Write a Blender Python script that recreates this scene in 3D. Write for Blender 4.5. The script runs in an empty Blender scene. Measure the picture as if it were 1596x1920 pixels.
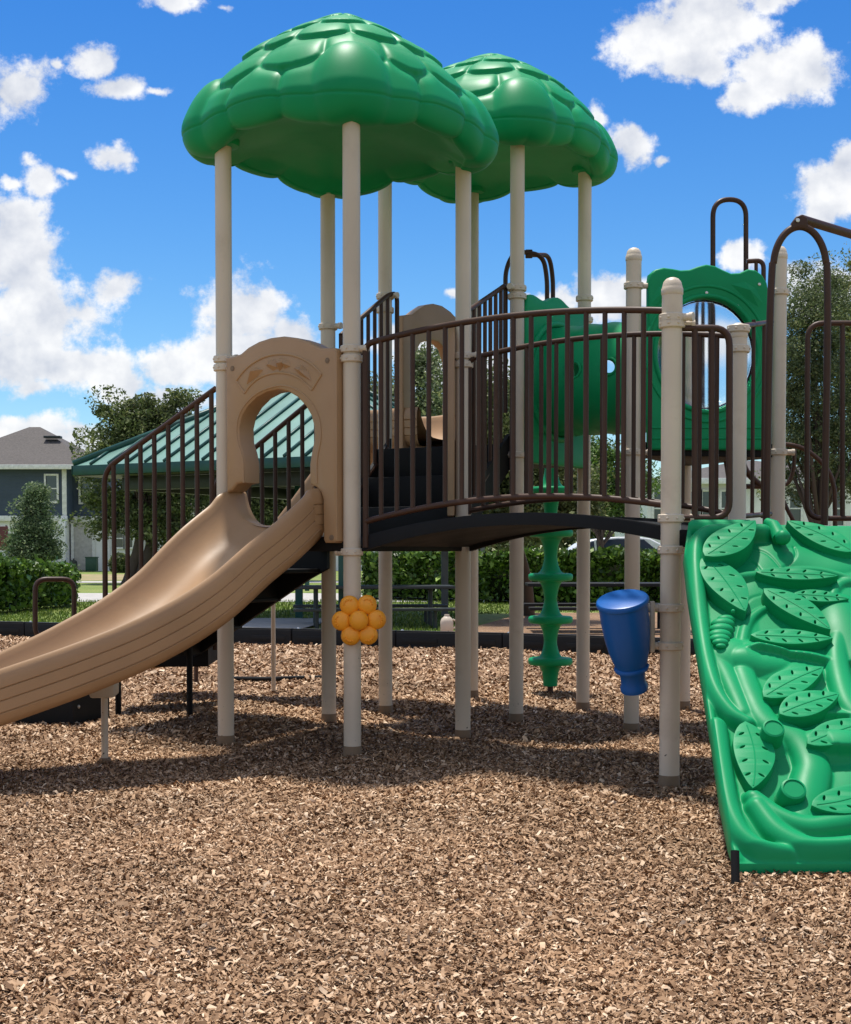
import bpy, bmesh, math, random
import numpy as np
from mathutils import Vector, Matrix
random.seed(7); rng = np.random.default_rng(7)
V = Vector; R = math.radians; PI = math.pi
sc = bpy.context.scene; COL = sc.collection

# ------------------------------------------------------------------ camera model
FPX, PCX, EYE, PITCH = 2584.0, 798.0, 1.06, R(2.0)
PCY = 1032 + FPX*math.tan(PITCH)
def ray(px, py):
    a = (px-PCX)/FPX; b = -(py-PCY)/FPX
    return V((a, math.cos(PITCH)+b*math.sin(PITCH), -math.sin(PITCH)+b*math.cos(PITCH)))
def at(px, py, Y):
    d = ray(px, py); return V((0, 0, EYE))+d*(Y/d.y)
def gnd(px, py, z=0.0):
    d = ray(px, py); return V((0, 0, EYE))+d*((z-EYE)/d.z)
def onplane(px, py, p0, n):
    d = ray(px, py); o = V((0, 0, EYE)); return o+d*((p0-o).dot(n)/d.dot(n))
cam = bpy.data.cameras.new('camera'); co = bpy.data.objects.new('camera', cam); COL.objects.link(co)
co.location = (0, 0, EYE); co.rotation_euler = (R(90)-PITCH, 0, 0)
cam.sensor_fit = 'HORIZONTAL'; cam.sensor_width = 36; cam.lens = FPX/1596*36
cam.shift_y = (PCY-960)/1596; cam.clip_end = 3000; cam.clip_start = .05
sc.camera = co

# ------------------------------------------------------------------ materials
def nodemat(name):
    m = bpy.data.materials.new(name); m.use_nodes = True; nt = m.node_tree
    return m, nt, nt.nodes['Principled BSDF']
def N(nt, t, **kw):
    n = nt.nodes.new(t)
    for k, v in kw.items(): setattr(n, k, v)
    return n
def ramp(nt, stops, fac=None, interp='LINEAR'):
    r = N(nt, 'ShaderNodeValToRGB'); e = r.color_ramp.elements; r.color_ramp.interpolation = interp
    while len(e) < len(stops): e.new(.5)
    for el, (p, c) in zip(e, stops): el.position = p; el.color = (*c, 1)
    if fac is not None: nt.links.new(fac, r.inputs[0])
    return r
def noise(nt, scale, detail=4, rough=.55, vec=None, dim='3D'):
    n = N(nt, 'ShaderNodeTexNoise'); n.noise_dimensions = dim
    n.inputs['Scale'].default_value = scale; n.inputs['Detail'].default_value = detail; n.inputs['Roughness'].default_value = rough
    if vec is not None: nt.links.new(vec, n.inputs['Vector'])
    return n
def coord(nt): return N(nt, 'ShaderNodeTexCoord').outputs['Object']
def mixc(nt, fac, a, b, mode='MIX'):
    n = N(nt, 'ShaderNodeMix', data_type='RGBA', blend_type=mode)
    for v, s in ((fac, 0), (a, 6), (b, 7)):
        if hasattr(v, 'links'): nt.links.new(v, n.inputs[s])
        elif s == 0: n.inputs[0].default_value = v
        else: n.inputs[s].default_value = (*v, 1)
    return n.outputs[2]
def bump(nt, b, h, strength, dist=.01):
    n = N(nt, 'ShaderNodeBump'); n.inputs['Strength'].default_value = strength; n.inputs['Distance'].default_value = dist
    nt.links.new(h, n.inputs['Height']); nt.links.new(n.outputs[0], b.inputs['Normal'])
def plastic(name, col, rough=.4, dirt=.25, grain=.12, dcol=(.16, .12, .08), spec=.5, dscale=3.0, fade=None, chips=False):
    m, nt, b = nodemat(name); c = coord(nt)
    n1 = noise(nt, dscale, 6, .65, c); n2 = noise(nt, 1.3, 3, .5, c); n3 = noise(nt, 260, 2, .5, c)
    light = tuple(min(1, x*1.14+.004) for x in (fade or col)); dark = tuple(x*.88 for x in col)
    base = ramp(nt, [(.3, dark), (.7, light)], n2.outputs[0]).outputs[0]
    f = ramp(nt, [(.56, (0, 0, 0)), (.8, (dirt,)*3)], n1.outputs[0]).outputs[0]
    colr = mixc(nt, f, base, dcol)
    if chips:   # coating knocked off near the ground
        sp_ = N(nt, 'ShaderNodeSeparateXYZ'); nt.links.new(c, sp_.inputs[0]); mr = N(nt, 'ShaderNodeMapRange'); nt.links.new(sp_.outputs[2], mr.inputs[0])
        mr.inputs[1].default_value = .6; mr.inputs[2].default_value = .05; mr.inputs[3].default_value = 0; mr.inputs[4].default_value = .085
        n4 = noise(nt, 34, 3, .6, c); ad = N(nt, 'ShaderNodeMath', operation='ADD'); nt.links.new(n4.outputs[0], ad.inputs[0]); nt.links.new(mr.outputs[0], ad.inputs[1])
        colr = mixc(nt, ramp(nt, [(.765, (0, 0, 0)), (.785, (1, 1, 1))], ad.outputs[0]).outputs[0], colr, (.06, .05, .04))
    nt.links.new(colr, b.inputs['Base Color'])
    rr = ramp(nt, [(.25, (max(0, rough-.07),)*3), (.75, (min(1, rough+.12),)*3)], n1.outputs[0])
    nt.links.new(rr.outputs[0], b.inputs['Roughness'])
    b.inputs['Specular IOR Level'].default_value = spec
    if grain: bump(nt, b, n3.outputs[0], grain, .0015)
    return m
def simple(name, col, rough=.6, metal=0, spec=.4):
    m, nt, b = nodemat(name); c = coord(nt); n1 = noise(nt, 6, 5, .6, c)
    r = ramp(nt, [(.3, tuple(x*.82 for x in col)), (.7, tuple(min(1, x*1.15) for x in col))], n1.outputs[0])
    nt.links.new(r.outputs[0], b.inputs['Base Color']); b.inputs['Roughness'].default_value = rough
    b.inputs['Metallic'].default_value = metal; b.inputs['Specular IOR Level'].default_value = spec
    return m
def leafmat(name, stops, trans=.35, rough=.55):
    m, nt, b = nodemat(name); g = N(nt, 'ShaderNodeNewGeometry')
    r = ramp(nt, stops, g.outputs['Random Per Island'])
    cl = noise(nt, 1.3, 3, .6, coord(nt)); f = ramp(nt, [(.36, (.62,)*3), (.66, (1.30,)*3)], cl.outputs[0])
    col = mixc(nt, 1.0, r.outputs[0], f.outputs[0], 'MULTIPLY')
    nt.links.new(col, b.inputs['Base Color']); b.inputs['Roughness'].default_value = rough; b.inputs['Specular IOR Level'].default_value = .35
    t = N(nt, 'ShaderNodeBsdfTranslucent'); nt.links.new(col, t.inputs[0])
    mx = N(nt, 'ShaderNodeMixShader'); mx.inputs[0].default_value = trans
    nt.links.new(b.outputs[0], mx.inputs[1]); nt.links.new(t.outputs[0], mx.inputs[2])
    nt.links.new(mx.outputs[0], nt.nodes['Material Output'].inputs[0])
    return m
M = {}
M['green'] = plastic('green_plastic', (.004, .270, .098), .42, .16, .10, (.07, .26, .13), .15, 2.2)
M['tan'] = plastic('tan_plastic', (.36, .215, .107), .42, .34, .12, (.22, .135, .072), .5, 5.5)
M['cream'] = plastic('cream_painted_steel', (.58, .49, .385), .40, .32, .05, (.30, .22, .14), .45, 5, None, True)
M['sleeve'] = plastic('muddy_sleeve', (.20, .135, .082), .7, .5, .2, (.10, .06, .035))
M['brown'] = plastic('brown_painted_steel', (.052, .023, .013), .44, .35, .06, (.13, .065, .04), .28, 9)
M['black'] = plastic('black_plastic', (.0055, .0055, .006), .62, .18, .2, (.03, .026, .022), .2)
M['blue'] = plastic('blue_plastic', (.003, .088, .33), .34, .10, .08, (.03, .08, .2), .3)
M['orange'] = plastic('orange_plastic', (.88, .345, .016), .40, .35, .12, (.62, .16, .01), .5, 14)
M['steel'] = simple('bolt_steel', (.55, .53, .5), .35, .9)
M['edging'] = plastic('edging_plastic', (.008, .0085, .0095), .6, .35, .3, (.035, .03, .026), .25)
M['darkpaint'] = simple('dark_painted_steel', (.022, .028, .030), .45)
M['greypost'] = simple('grey_post_paint', (.10, .105, .11), .5)
M['white'] = simple('white_trim', (.74, .74, .73), .55)
M['offwhite'] = simple('offwhite_paint', (.60, .60, .60), .6)
M['bark'] = simple('bark', (.075, .055, .042), .9)
M['carpaint'] = simple('silver_car_paint', (.62, .63, .66), .25)
M['tyre'] = simple('tyre_rubber', (.02, .02, .02), .8)
M['sign'] = simple('maroon_sign', (.13, .035, .032), .5)
M['binGreen'] = simple('green_box_paint', (.018, .06, .038), .5)
M['bindark'] = simple('dark_bin', (.035, .04, .032), .6)
M['concrete'] = simple('concrete', (.40, .385, .36), .85)
M['doorgrey'] = simple('pale_door', (.50, .48, .46), .6)
def glassmat(name, col, rough=.08):
    m, nt, b = nodemat(name); b.inputs['Base Color'].default_value = (*col, 1); b.inputs['Roughness'].default_value = rough
    b.inputs['Specular IOR Level'].default_value = .8; return m
M['pane'] = glassmat('window_glass', (.03, .045, .05)); M['carglass'] = glassmat('car_glass', (.008, .018, .045), .15); M['carglass'].node_tree.nodes['Principled BSDF'].inputs['Specular IOR Level'].default_value = .25
m, nt, b = nodemat('clear_bubble'); b.inputs['Base Color'].default_value = (.9, .93, .95, 1); b.inputs['Roughness'].default_value = .07
b.inputs['Transmission Weight'].default_value = 1; b.inputs['IOR'].default_value = 1.30; M['bubble'] = m
def siding(name, col, scale, axis='z', strength=.6):
    m, nt, b = nodemat(name); c = coord(nt); sp = N(nt, 'ShaderNodeSeparateXYZ'); nt.links.new(c, sp.inputs[0])
    ml = N(nt, 'ShaderNodeMath', operation='MULTIPLY'); ml.inputs[1].default_value = scale; nt.links.new(sp.outputs['XYZ'.index(axis.upper())], ml.inputs[0])
    fr = N(nt, 'ShaderNodeMath', operation='FRACT'); nt.links.new(ml.outputs[0], fr.inputs[0])
    bump(nt, b, fr.outputs[0], strength, .03)
    n1 = noise(nt, 1.5, 5, .6, c)
    nt.links.new(ramp(nt, [(.3, tuple(x*.88 for x in col)), (.7, tuple(min(1, x*1.1) for x in col))], n1.outputs[0]).outputs[0], b.inputs['Base Color'])
    b.inputs['Roughness'].default_value = .65; return m
M['navy'] = siding('navy_lap_siding', (.045, .068, .112), 5.5)
M['whiteboard'] = siding('white_board_siding', (.78, .78, .77), 3.0, 'x', .4)
def shingles(name, col):
    m, nt, b = nodemat(name); c = coord(nt); n1 = noise(nt, 9, 4, .6, c); n2 = noise(nt, .6, 3, .5, c)
    mx = mixc(nt, n2.outputs[0], tuple(x*.8 for x in col), tuple(x*1.15 for x in col))
    nt.links.new(mixc(nt, .35, mx, ramp(nt, [(.35, tuple(x*.5 for x in col)), (.65, tuple(x*1.5 for x in col))], n1.outputs[0]).outputs[0]), b.inputs['Base Color'])
    b.inputs['Roughness'].default_value = .9; bump(nt, b, n1.outputs[0], .4, .02); return m
M['shingle'] = shingles('asphalt_shingle', (.085, .076, .072))
M['metalroof'] = plastic('green_metal_roof', (.125, .255, .215), .36, .25, 0, (.08, .17, .145), .5, 1.0)
M['metaldark'] = simple('dark_green_trim', (.012, .070, .060), .4)
M['leaf_oak'] = leafmat('oak_leaves', [(0, (0.053, 0.080, 0.027)), (.5, (0.104, 0.142, 0.046)), (.85, (0.190, 0.228, 0.080)), (1, (0.304, 0.323, 0.142))])
M['leaf_pale'] = leafmat('grey_green_leaves', [(0, (0.061, 0.091, 0.038)), (.5, (0.123, 0.167, 0.068)), (.85, (0.218, 0.266, 0.118)), (1, (0.361, 0.380, 0.209))])
M['leaf_yellow'] = leafmat('yellow_green_leaves', [(0, (0.061, 0.074, 0.014)), (.5, (0.135, 0.162, 0.027)), (.9, (0.270, 0.284, 0.061)), (1, (0.351, 0.338, 0.095))])
M['leaf_hedge'] = leafmat('hedge_leaves', [(0, (0.030, 0.065, 0.011)), (.5, (0.070, 0.149, 0.022)), (.9, (0.162, 0.270, 0.041)), (1, (0.243, 0.351, 0.068))], .25, .42)
M['leaf_cone'] = leafmat('young_tree_leaves', [(0, (0.051, 0.093, 0.037)), (.5, (0.105, 0.167, 0.071)), (.9, (0.204, 0.272, 0.128)), (1, (0.323, 0.374, 0.204))])
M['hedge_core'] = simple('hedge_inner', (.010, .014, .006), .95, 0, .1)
M['grassblade'] = leafmat('grass_blades', [(0, (.06, .11, .014)), (.6, (.12, .19, .025)), (1, (.24, .28, .06))], .3)
m, nt, b = nodemat('lawn'); c = coord(nt); n1 = noise(nt, .35, 6, .6, c); n2 = noise(nt, 14, 4, .7, c)
a1 = ramp(nt, [(.3, (.085, .15, .020)), (.52, (.15, .21, .03)), (.72, (.30, .27, .10))], n1.outputs[0])
nt.links.new(mixc(nt, .45, a1.outputs[0], ramp(nt, [(.3, (.05, .09, .012)), (.7, (.25, .30, .06))], n2.outputs[0]).outputs[0]), b.inputs['Base Color'])
b.inputs['Roughness'].default_value = .9; bump(nt, b, n2.outputs[0], .6, .03); M['lawn'] = m
m, nt, b = nodemat('mulch'); c = coord(nt); n1 = noise(nt, 45, 6, .7, c); n2 = noise(nt, .9, 4, .6, c)
a1 = ramp(nt, [(.32, (.12, .064, .031)), (.5, (.25, .145, .077)), (.68, (.43, .28, .165))], n1.outputs[0])
nt.links.new(mixc(nt, 1.0, a1.outputs[0], ramp(nt, [(.3, (.75,)*3), (.7, (1.15,)*3)], n2.outputs[0]).outputs[0], 'MULTIPLY'), b.inputs['Base Color'])
b.inputs['Roughness'].default_value = .9; bump(nt, b, n1.outputs[0], .9, .02); M['mulch'] = m
m, nt, b = nodemat('wood_chip'); c = coord(nt); g = N(nt, 'ShaderNodeNewGeometry')
n2 = noise(nt, .8, 4, .6, c); n3 = noise(nt, 90, 3, .6, c)
r = ramp(nt, [(0, (.130, .066, .030)), (.2, (.222, .125, .064)), (.5, (.340, .205, .113)), (.82, (.49, .320, .193)), (1, (.71, .54, .38))], g.outputs['Random Per Island'])
x = mixc(nt, 1.0, r.outputs[0], ramp(nt, [(.3, (.76,)*3), (.7, (1.18,)*3)], n2.outputs[0]).outputs[0], 'MULTIPLY')
x = mixc(nt, 1.0, x, ramp(nt, [(.3, (.85,)*3), (.7, (1.12,)*3)], n3.outputs[0]).outputs[0], 'MULTIPLY')
nt.links.new(x, b.inputs['Base Color']); b.inputs['Roughness'].default_value = .72; b.inputs['Specular IOR Level'].default_value = .25; M['chip'] = m

# ------------------------------------------------------------------ object helpers
def org(o):
    p = V((0, 0, 0))
    while o is not None: p += o.location; o = o.parent
    return p
def tag(o, label=None, cat=None, group=None, kind=None):
    if label: o['label'] = label
    if cat: o['category'] = cat
    if group: o['group'] = group
    if kind: o['kind'] = kind
    return o
def thing(name, loc, label, cat, group=None):
    o = bpy.data.objects.new(name, None); COL.objects.link(o); o.location = loc; o.empty_display_size = .2
    return tag(o, label, cat, group)
def place(name, me, mat, parent, loc=None):
    o = bpy.data.objects.new(name, me); COL.objects.link(o)
    if parent is not None: o.parent = parent
    if loc is not None: o.location = loc
    if mat is not None:
        me.materials.clear(); me.materials.append(M[mat])
    return o
class MB:
    def __init__(s): s.v = []; s.f = []
    def add(s, vs, fs):
        k = len(s.v); s.v += [V(p) for p in vs]; s.f += [tuple(i+k for i in f) for f in fs]; return s
    def box(s, c, size, bev=.004, X=(1, 0, 0), Y=(0, 1, 0)):
        X = V(X).normalized(); Z = X.cross(V(Y)).normalized(); Yn = Z.cross(X); c = V(c)
        bm = bmesh.new(); bmesh.ops.create_cube(bm, size=1)
        for q in bm.verts: q.co = V((q.co.x*size[0], q.co.y*size[1], q.co.z*size[2]))
        if bev: bmesh.ops.bevel(bm, geom=bm.edges[:], offset=min(bev, min(size)*.3), segments=2, profile=.5, affect='EDGES')
        bm.verts.index_update()
        s.add([c+X*q.co.x+Yn*q.co.y+Z*q.co.z for q in bm.verts], [[w.index for w in f.verts] for f in bm.faces]); bm.free(); return s
    def tube(s, pts, r, seg=10, closed=False, cap=True):
        pts = [V(p) for p in pts]; n = len(pts); rs = r if isinstance(r, (list, tuple)) else [r]*n
        tang = []
        for i in range(n):
            a = pts[(i-1) % n] if (closed or i > 0) else pts[i]; b = pts[(i+1) % n] if (closed or i < n-1) else pts[i]
            tang.append((b-a).normalized())
        t = tang[0]; u = t.orthogonal().normalized(); vs = []
        for i in range(n):
            u = (u-tang[i]*u.dot(tang[i])); u = u.normalized() if u.length > 1e-6 else tang[i].orthogonal().normalized()
            w = tang[i].cross(u)
            for k in range(seg):
                a = 2*PI*k/seg; vs.append(pts[i]+(u*math.cos(a)+w*math.sin(a))*rs[i])
        fs = []
        for i in range(n if closed else n-1):
            j = (i+1) % n
            for k in range(seg):
                l = (k+1) % seg; fs.append((i*seg+k, i*seg+l, j*seg+l, j*seg+k))
        if cap and not closed:
            fs.append(tuple(range(seg))[::-1]); fs.append(tuple((n-1)*seg+k for k in range(seg)))
        return s.add(vs, fs)
    def lathe(s, prof, c=(0, 0, 0), seg=24, axis=(0, 0, 1)):
        ax = V(axis).normalized(); u = ax.orthogonal().normalized(); w = ax.cross(u); c = V(c); vs = []; fs = []
        n = len(prof)
        for r, z in prof:
            for k in range(seg):
                a = 2*PI*k/seg; vs.append(c+ax*z+(u*math.cos(a)+w*math.sin(a))*r)
        for i in range(n-1):
            for k in range(seg):
                l = (k+1) % seg; fs.append((i*seg+k, i*seg+l, (i+1)*seg+l, (i+1)*seg+k))
        if prof[0][0] > 1e-5: fs.append(tuple(range(seg))[::-1])
        if prof[-1][0] > 1e-5: fs.append(tuple((n-1)*seg+k for k in range(seg)))
        return s.add(vs, fs)
    def ball(s, c, r, seg=14, sq=(1, 1, 1)):
        c = V(c); pr = [(math.sin(PI*i/10)*r, -math.cos(PI*i/10)*r) for i in range(11)]
        k = len(s.v); s.lathe(pr, (0, 0, 0), seg)
        for i in range(k, len(s.v)): q = s.v[i]; s.v[i] = c+V((q.x*sq[0], q.y*sq[1], q.z*sq[2]))
        return s
    def grid(s, rows, closeu=False):
        nr = len(rows); nc = len(rows[0]); vs = [p for r_ in rows for p in r_]; fs = []
        for i in range(nr-1):
            for k in range(nc if closeu else nc-1):
                l = (k+1) % nc; fs.append((i*nc+k, i*nc+l, (i+1)*nc+l, (i+1)*nc+k))
        return s.add(vs, fs)
    def mesh(s, me, off=(0, 0, 0)):
        return s.add([V(q.co) for q in me.vertices], [tuple(p.vertices) for p in me.polygons])
    def build(s, name, mat, parent=None, sharp=38, recalc=True):
        o0 = org(parent) if parent is not None else V((0, 0, 0))
        me = bpy.data.meshes.new(name); me.from_pydata([tuple(p-o0) for p in s.v], [], s.f); me.update()
        bm = bmesh.new(); bm.from_mesh(me); bmesh.ops.remove_doubles(bm, verts=bm.verts[:], dist=1e-6)
        if recalc: bmesh.ops.recalc_face_normals(bm, faces=bm.faces[:])
        bm.to_mesh(me); bm.free()
        me.shade_smooth()
        if sharp: me.set_sharp_from_angle(angle=R(sharp))
        return place(name, me, mat, parent)
def fillet(pts, rad, n=6):
    pts = [V(p) for p in pts]; out = [pts[0]]
    for i in range(1, len(pts)-1):
        a, b, c = pts[i-1], pts[i], pts[i+1]; d1 = (a-b); d2 = (c-b); r = min(rad, d1.length*.49, d2.length*.49)
        p = b+d1.normalized()*r; q = b+d2.normalized()*r
        for k in range(n+1):
            t = k/n; out.append(p*(1-t)**2+b*2*t*(1-t)+q*t*t)
    out.append(pts[-1]); return out
def loop4(a, b, c, d, rad):
    m = (a+b)/2; p = fillet([m, b, c, d, a, m], rad); return p[:-1]
def curvepts(pts, n=8):
    """smooth spline through points"""
    pts = [V(p) for p in pts]; P = [pts[0]*2-pts[1]]+pts+[pts[-1]*2-pts[-2]]; out = []
    for i in range(1, len(P)-2):
        for k in range(n):
            t = k/n; a, b, c, d = P[i-1], P[i], P[i+1], P[i+2]
            out.append(.5*((2*b)+(c-a)*t+(2*a-5*b+4*c-d)*t*t+(3*b-a-3*c+d)*t**3))
    out.append(pts[-1]); return out
def plate(outer, holes, thick, bevel, o, X, Y):
    """2-D outline with holes, extruded (centred) and bevelled; frame o, X, Y. returns MB"""
    cu = bpy.data.curves.new('outline', 'CURVE'); cu.dimensions = '2D'; cu.fill_mode = 'BOTH'
    cu.extrude = max(.0005, thick/2-bevel); cu.bevel_depth = bevel; cu.bevel_resolution = 2; cu.offset = -bevel
    for pl in [outer]+list(holes):
        sp = cu.splines.new('POLY'); sp.points.add(len(pl)-1)
        for q, p in zip(sp.points, pl): q.co = (p[0], p[1], 0, 1)
        sp.use_cyclic_u = True
    ob = bpy.data.objects.new('outline', cu); COL.objects.link(ob)
    dg = bpy.context.evaluated_depsgraph_get(); me = bpy.data.meshes.new_from_object(ob.evaluated_get(dg))
    X = V(X).normalized(); Z = X.cross(V(Y)).normalized(); Yn = Z.cross(X); o = V(o)
    mb = MB(); mb.add([o+X*q.co.x+Yn*q.co.y+Z*q.co.z for q in me.vertices], [tuple(p.vertices) for p in me.polygons])
    bpy.data.objects.remove(ob); bpy.data.curves.remove(cu); bpy.data.meshes.remove(me)
    return mb
def rawmesh(name, verts, faces_n, mat, parent=None, smooth=False):
    """fast mesh of equal n-gons from numpy arrays: verts (N,3), faces_n = verts per face (consecutive index array given)"""
    fa = faces_n; me = bpy.data.meshes.new(name); me.vertices.add(len(verts)); me.vertices.foreach_set('co', verts.astype(np.float32).ravel())
    k = fa.shape[1]; me.loops.add(fa.size); me.loops.foreach_set('vertex_index', fa.astype(np.int32).ravel())
    me.polygons.add(len(fa)); me.polygons.foreach_set('loop_start', np.arange(0, fa.size, k, dtype=np.int32))
    try: me.polygons.foreach_set('loop_total', np.full(len(fa), k, dtype=np.int32))
    except Exception: pass
    me.update(calc_edges=True); me.validate()
    if smooth: me.shade_smooth()
    return place(name, me, mat, parent)
def hgt(x, y):
    return (.016*np.sin(x*1.7+.6)*np.sin(y*1.3)+.010*np.sin(x*3.9+y*2.1)+.007*np.sin(x*6.3-y*5.2+1))*np.clip((19-y)/6, 0, 1)

# ------------------------------------------------------------------ sun and sky
SUN = V((-.09, .225, .97)).normalized()
sl = bpy.data.lights.new('sun', 'SUN'); so = bpy.data.objects.new('sun', sl); COL.objects.link(so)
sl.energy = 3.6; sl.angle = R(3.0); sl.color = (1, .945, .86); so.rotation_euler = SUN.to_track_quat('Z', 'Y').to_euler(); so.location = (0, 0, 30)
w = bpy.data.worlds.new('World'); sc.world = w; w.use_nodes = True; nt = w.node_tree; bg = nt.nodes['Background']
sky = N(nt, 'ShaderNodeTexSky', sky_type='NISHITA', sun_disc=False); sky.sun_elevation = math.asin(SUN.z); sky.sun_rotation = math.atan2(SUN.x, SUN.y)
sky.altitude = 0; sky.air_density = 1.0; sky.dust_density = .3; sky.ozone_density = 2.5
SKYS = .105; bg.inputs['Strength'].default_value = SKYS
tc0 = N(nt, 'ShaderNodeTexCoord'); sp0 = N(nt, 'ShaderNodeSeparateXYZ'); nt.links.new(tc0.outputs['Generated'], sp0.inputs[0])
hs = N(nt, 'ShaderNodeHueSaturation'); hs.inputs['Saturation'].default_value = 1.30; hs.inputs['Value'].default_value = 1.0
nt.links.new(sky.outputs[0], hs.inputs['Color'])
elv = N(nt, 'ShaderNodeMapRange'); nt.links.new(sp0.outputs[2], elv.inputs[0]); elv.inputs[1].default_value = 0.0; elv.inputs[2].default_value = .42
tint = mixc(nt, 1.0, hs.outputs[0], mixc(nt, elv.outputs[0], (.78, .87, .90), (.33, .63, .90)), 'MULTIPLY')
tc = N(nt, 'ShaderNodeTexCoord'); sp = N(nt, 'ShaderNodeSeparateXYZ'); nt.links.new(tc.outputs['Generated'], sp.inputs[0])
def mth(op, a, b=None, clamp=False):
    n = N(nt, 'ShaderNodeMath', operation=op, use_clamp=clamp)
    for i, v in enumerate((a, b)):
        if v is None: continue
        if hasattr(v, 'links'): nt.links.new(v, n.inputs[i])
        else: n.inputs[i].default_value = v
    return n.outputs[0]
def vmt(op, a, b=None):
    n = N(nt, 'ShaderNodeVectorMath', operation=op)
    for i, v in enumerate((a, b)):
        if v is None: continue
        if hasattr(v, 'links'): nt.links.new(v, n.inputs[i])
        else: n.inputs[i].default_value = v
    return n.outputs['Value'] if op == 'LENGTH' else n.outputs[0]
ay = mth('MAXIMUM', mth('ABSOLUTE', sp.outputs[1]), .05)
cmb = N(nt, 'ShaderNodeCombineXYZ'); nt.links.new(mth('DIVIDE', sp.outputs[0], ay), cmb.inputs[0]); nt.links.new(mth('DIVIDE', sp.outputs[2], ay), cmb.inputs[1])
pp = cmb.outputs[0]
CLR = [(25, 470, 120, 95, 1), (70, 590, 135, 95, 1), (20, 660, 150, 75, 1), (150, 690, 110, 50, 1), (40, 400, 75, 50, .9), (215, 720, 70, 40, .95), (60, 730, 60, 26, .6),
      (25, 170, 75, 70, .9), (165, 115, 50, 34, .75), (220, 165, 70, 36, .78), (205, 298, 52, 24, .62), (75, 332, 45, 34, .66), (215, 545, 58, 42, .78), (335, 8, 66, 30, .7), (300, 178, 24, 14, .5),
      (455, 580, 95, 88, 1), (350, 680, 95, 48, .95), (440, 660, 130, 60, 1), (555, 640, 70, 52, .9), (560, 720, 120, 60, .8), (50, 812, 120, 40, .95), (140, 830, 90, 40, .8), (300, 760, 120, 50, .7),
      (1225, 60, 100, 70, .95), (1330, 45, 120, 82, 1), (1300, 120, 90, 46, .9), (1440, 130, 80, 62, .92), (1510, 130, 100, 62, .95), (1400, 175, 55, 40, .8), (1440, 5, 60, 30, .75),
      (1190, 268, 55, 42, .72), (1120, 210, 26, 34, .55), (1250, 295, 22, 14, .5), (1565, 350, 75, 68, 1), (1545, 395, 60, 36, .9), (1580, 300, 40, 40, .9), (1540, 540, 90, 70, .85), (1390, 485, 50, 30, .72),
      (1060, 560, 60, 34, .7), (1150, 560, 90, 52, .95), (985, 556, 26, 20, .65), (1250, 640, 130, 60, .9), (860, 545, 26, 10, .4), (760, 650, 110, 40, .8), (1330, 650, 120, 60, .8), (880, 700, 120, 60, .7)]
CL = [(a_, b_, c_, d_, e_ if e_ >= .85 else e_*.8+.26) for a_, b_, c_, d_, e_ in CLR]+[(120, 318, 30, 14, .6), (190, 290, 26, 12, .6), (95, 118, 16, 10, .55), (60, 300, 24, 12, .6), (20, 335, 22, 16, .6), (430, 20, 26, 10, .5), (1200, 240, 26, 16, .65)]
wn = noise(nt, 16, 5, .55, pp); warp = vmt('ADD', pp, vmt('MULTIPLY', vmt('SUBTRACT', wn.outputs['Color'], (.5, .5, .5)), (.045, .035, 0)))
fld = None; low = None
for (px, py, rx, ry, wt) in CL:
    d = ray(px, py); c = (d.x/d.y, d.z/d.y, 0)
    q = vmt('MULTIPLY', vmt('SUBTRACT', warp, c), (FPX/(rx*1.18), FPX/(ry*1.18), 0))
    e = mth('MULTIPLY', mth('SUBTRACT', 1.0, vmt('LENGTH', q)), wt)
    if fld is None: fld = e
    else:
        n = N(nt, 'ShaderNodeMath', operation='SMOOTH_MAX'); nt.links.new(fld, n.inputs[0]); nt.links.new(e, n.inputs[1]); n.inputs[2].default_value = .12; fld = n.outputs[0]
fb = noise(nt, 30, 11, .66, pp); fb2 = noise(nt, 30, 6, .55, vmt('ADD', pp, (-.004, .016, 0))); fb3 = noise(nt, 30, 6, .55, pp)
big = noise(nt, 13, 4, .5, pp); big2 = noise(nt, 13, 4, .5, vmt('ADD', pp, (-.006, .030, 0)))
den = mth('ADD', mth('ADD', fld, mth('MULTIPLY', mth('SUBTRACT', fb.outputs[0], .5), 1.65)), mth('MULTIPLY', mth('SUBTRACT', big.outputs[0], .5), .55))
# unseen cloud added outside the lens view, for whiter fill light
far = N(nt, 'ShaderNodeMapRange', interpolation_type='SMOOTHSTEP'); nt.links.new(mth('MAXIMUM', mth('MULTIPLY', sp.outputs[1], -4.0), mth('ADD', mth('DIVIDE', sp.outputs[2], ay), -.25)), far.inputs[0]); far.inputs[1].default_value = .2; far.inputs[2].default_value = .6
gn = noise(nt, 3.2, 5, .55, tc.outputs['Generated'])
den = mth('MAXIMUM', den, mth('MULTIPLY', far.outputs[0], mth('MULTIPLY', mth('SUBTRACT', gn.outputs[0], .43), 5.0)))
den = mth('ADD', den, -.13)
alpha = N(nt, 'ShaderNodeMapRange', interpolation_type='SMOOTHSTEP'); nt.links.new(den, alpha.inputs[0]); alpha.inputs[1].default_value = -.04; alpha.inputs[2].default_value = .36
shade = mth('ADD', mth('MULTIPLY', mth('SUBTRACT', fb3.outputs[0], fb2.outputs[0]), 1.7), mth('MULTIPLY', mth('SUBTRACT', big.outputs[0], big2.outputs[0]), 1.9))
lit = N(nt, 'ShaderNodeMapRange'); nt.links.new(mth('ADD', shade, mth('MULTIPLY', den, -.20)), lit.inputs[0]); lit.inputs[1].default_value = -.62; lit.inputs[2].default_value = .22
CW = .67/SKYS
ccol = mixc(nt, lit.outputs[0], (.60*CW, .64*CW, .73*CW), (1.0*CW, 1.0*CW, 1.0*CW))
up = mth('GREATER_THAN', sp.outputs[2], 0.0)
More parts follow.
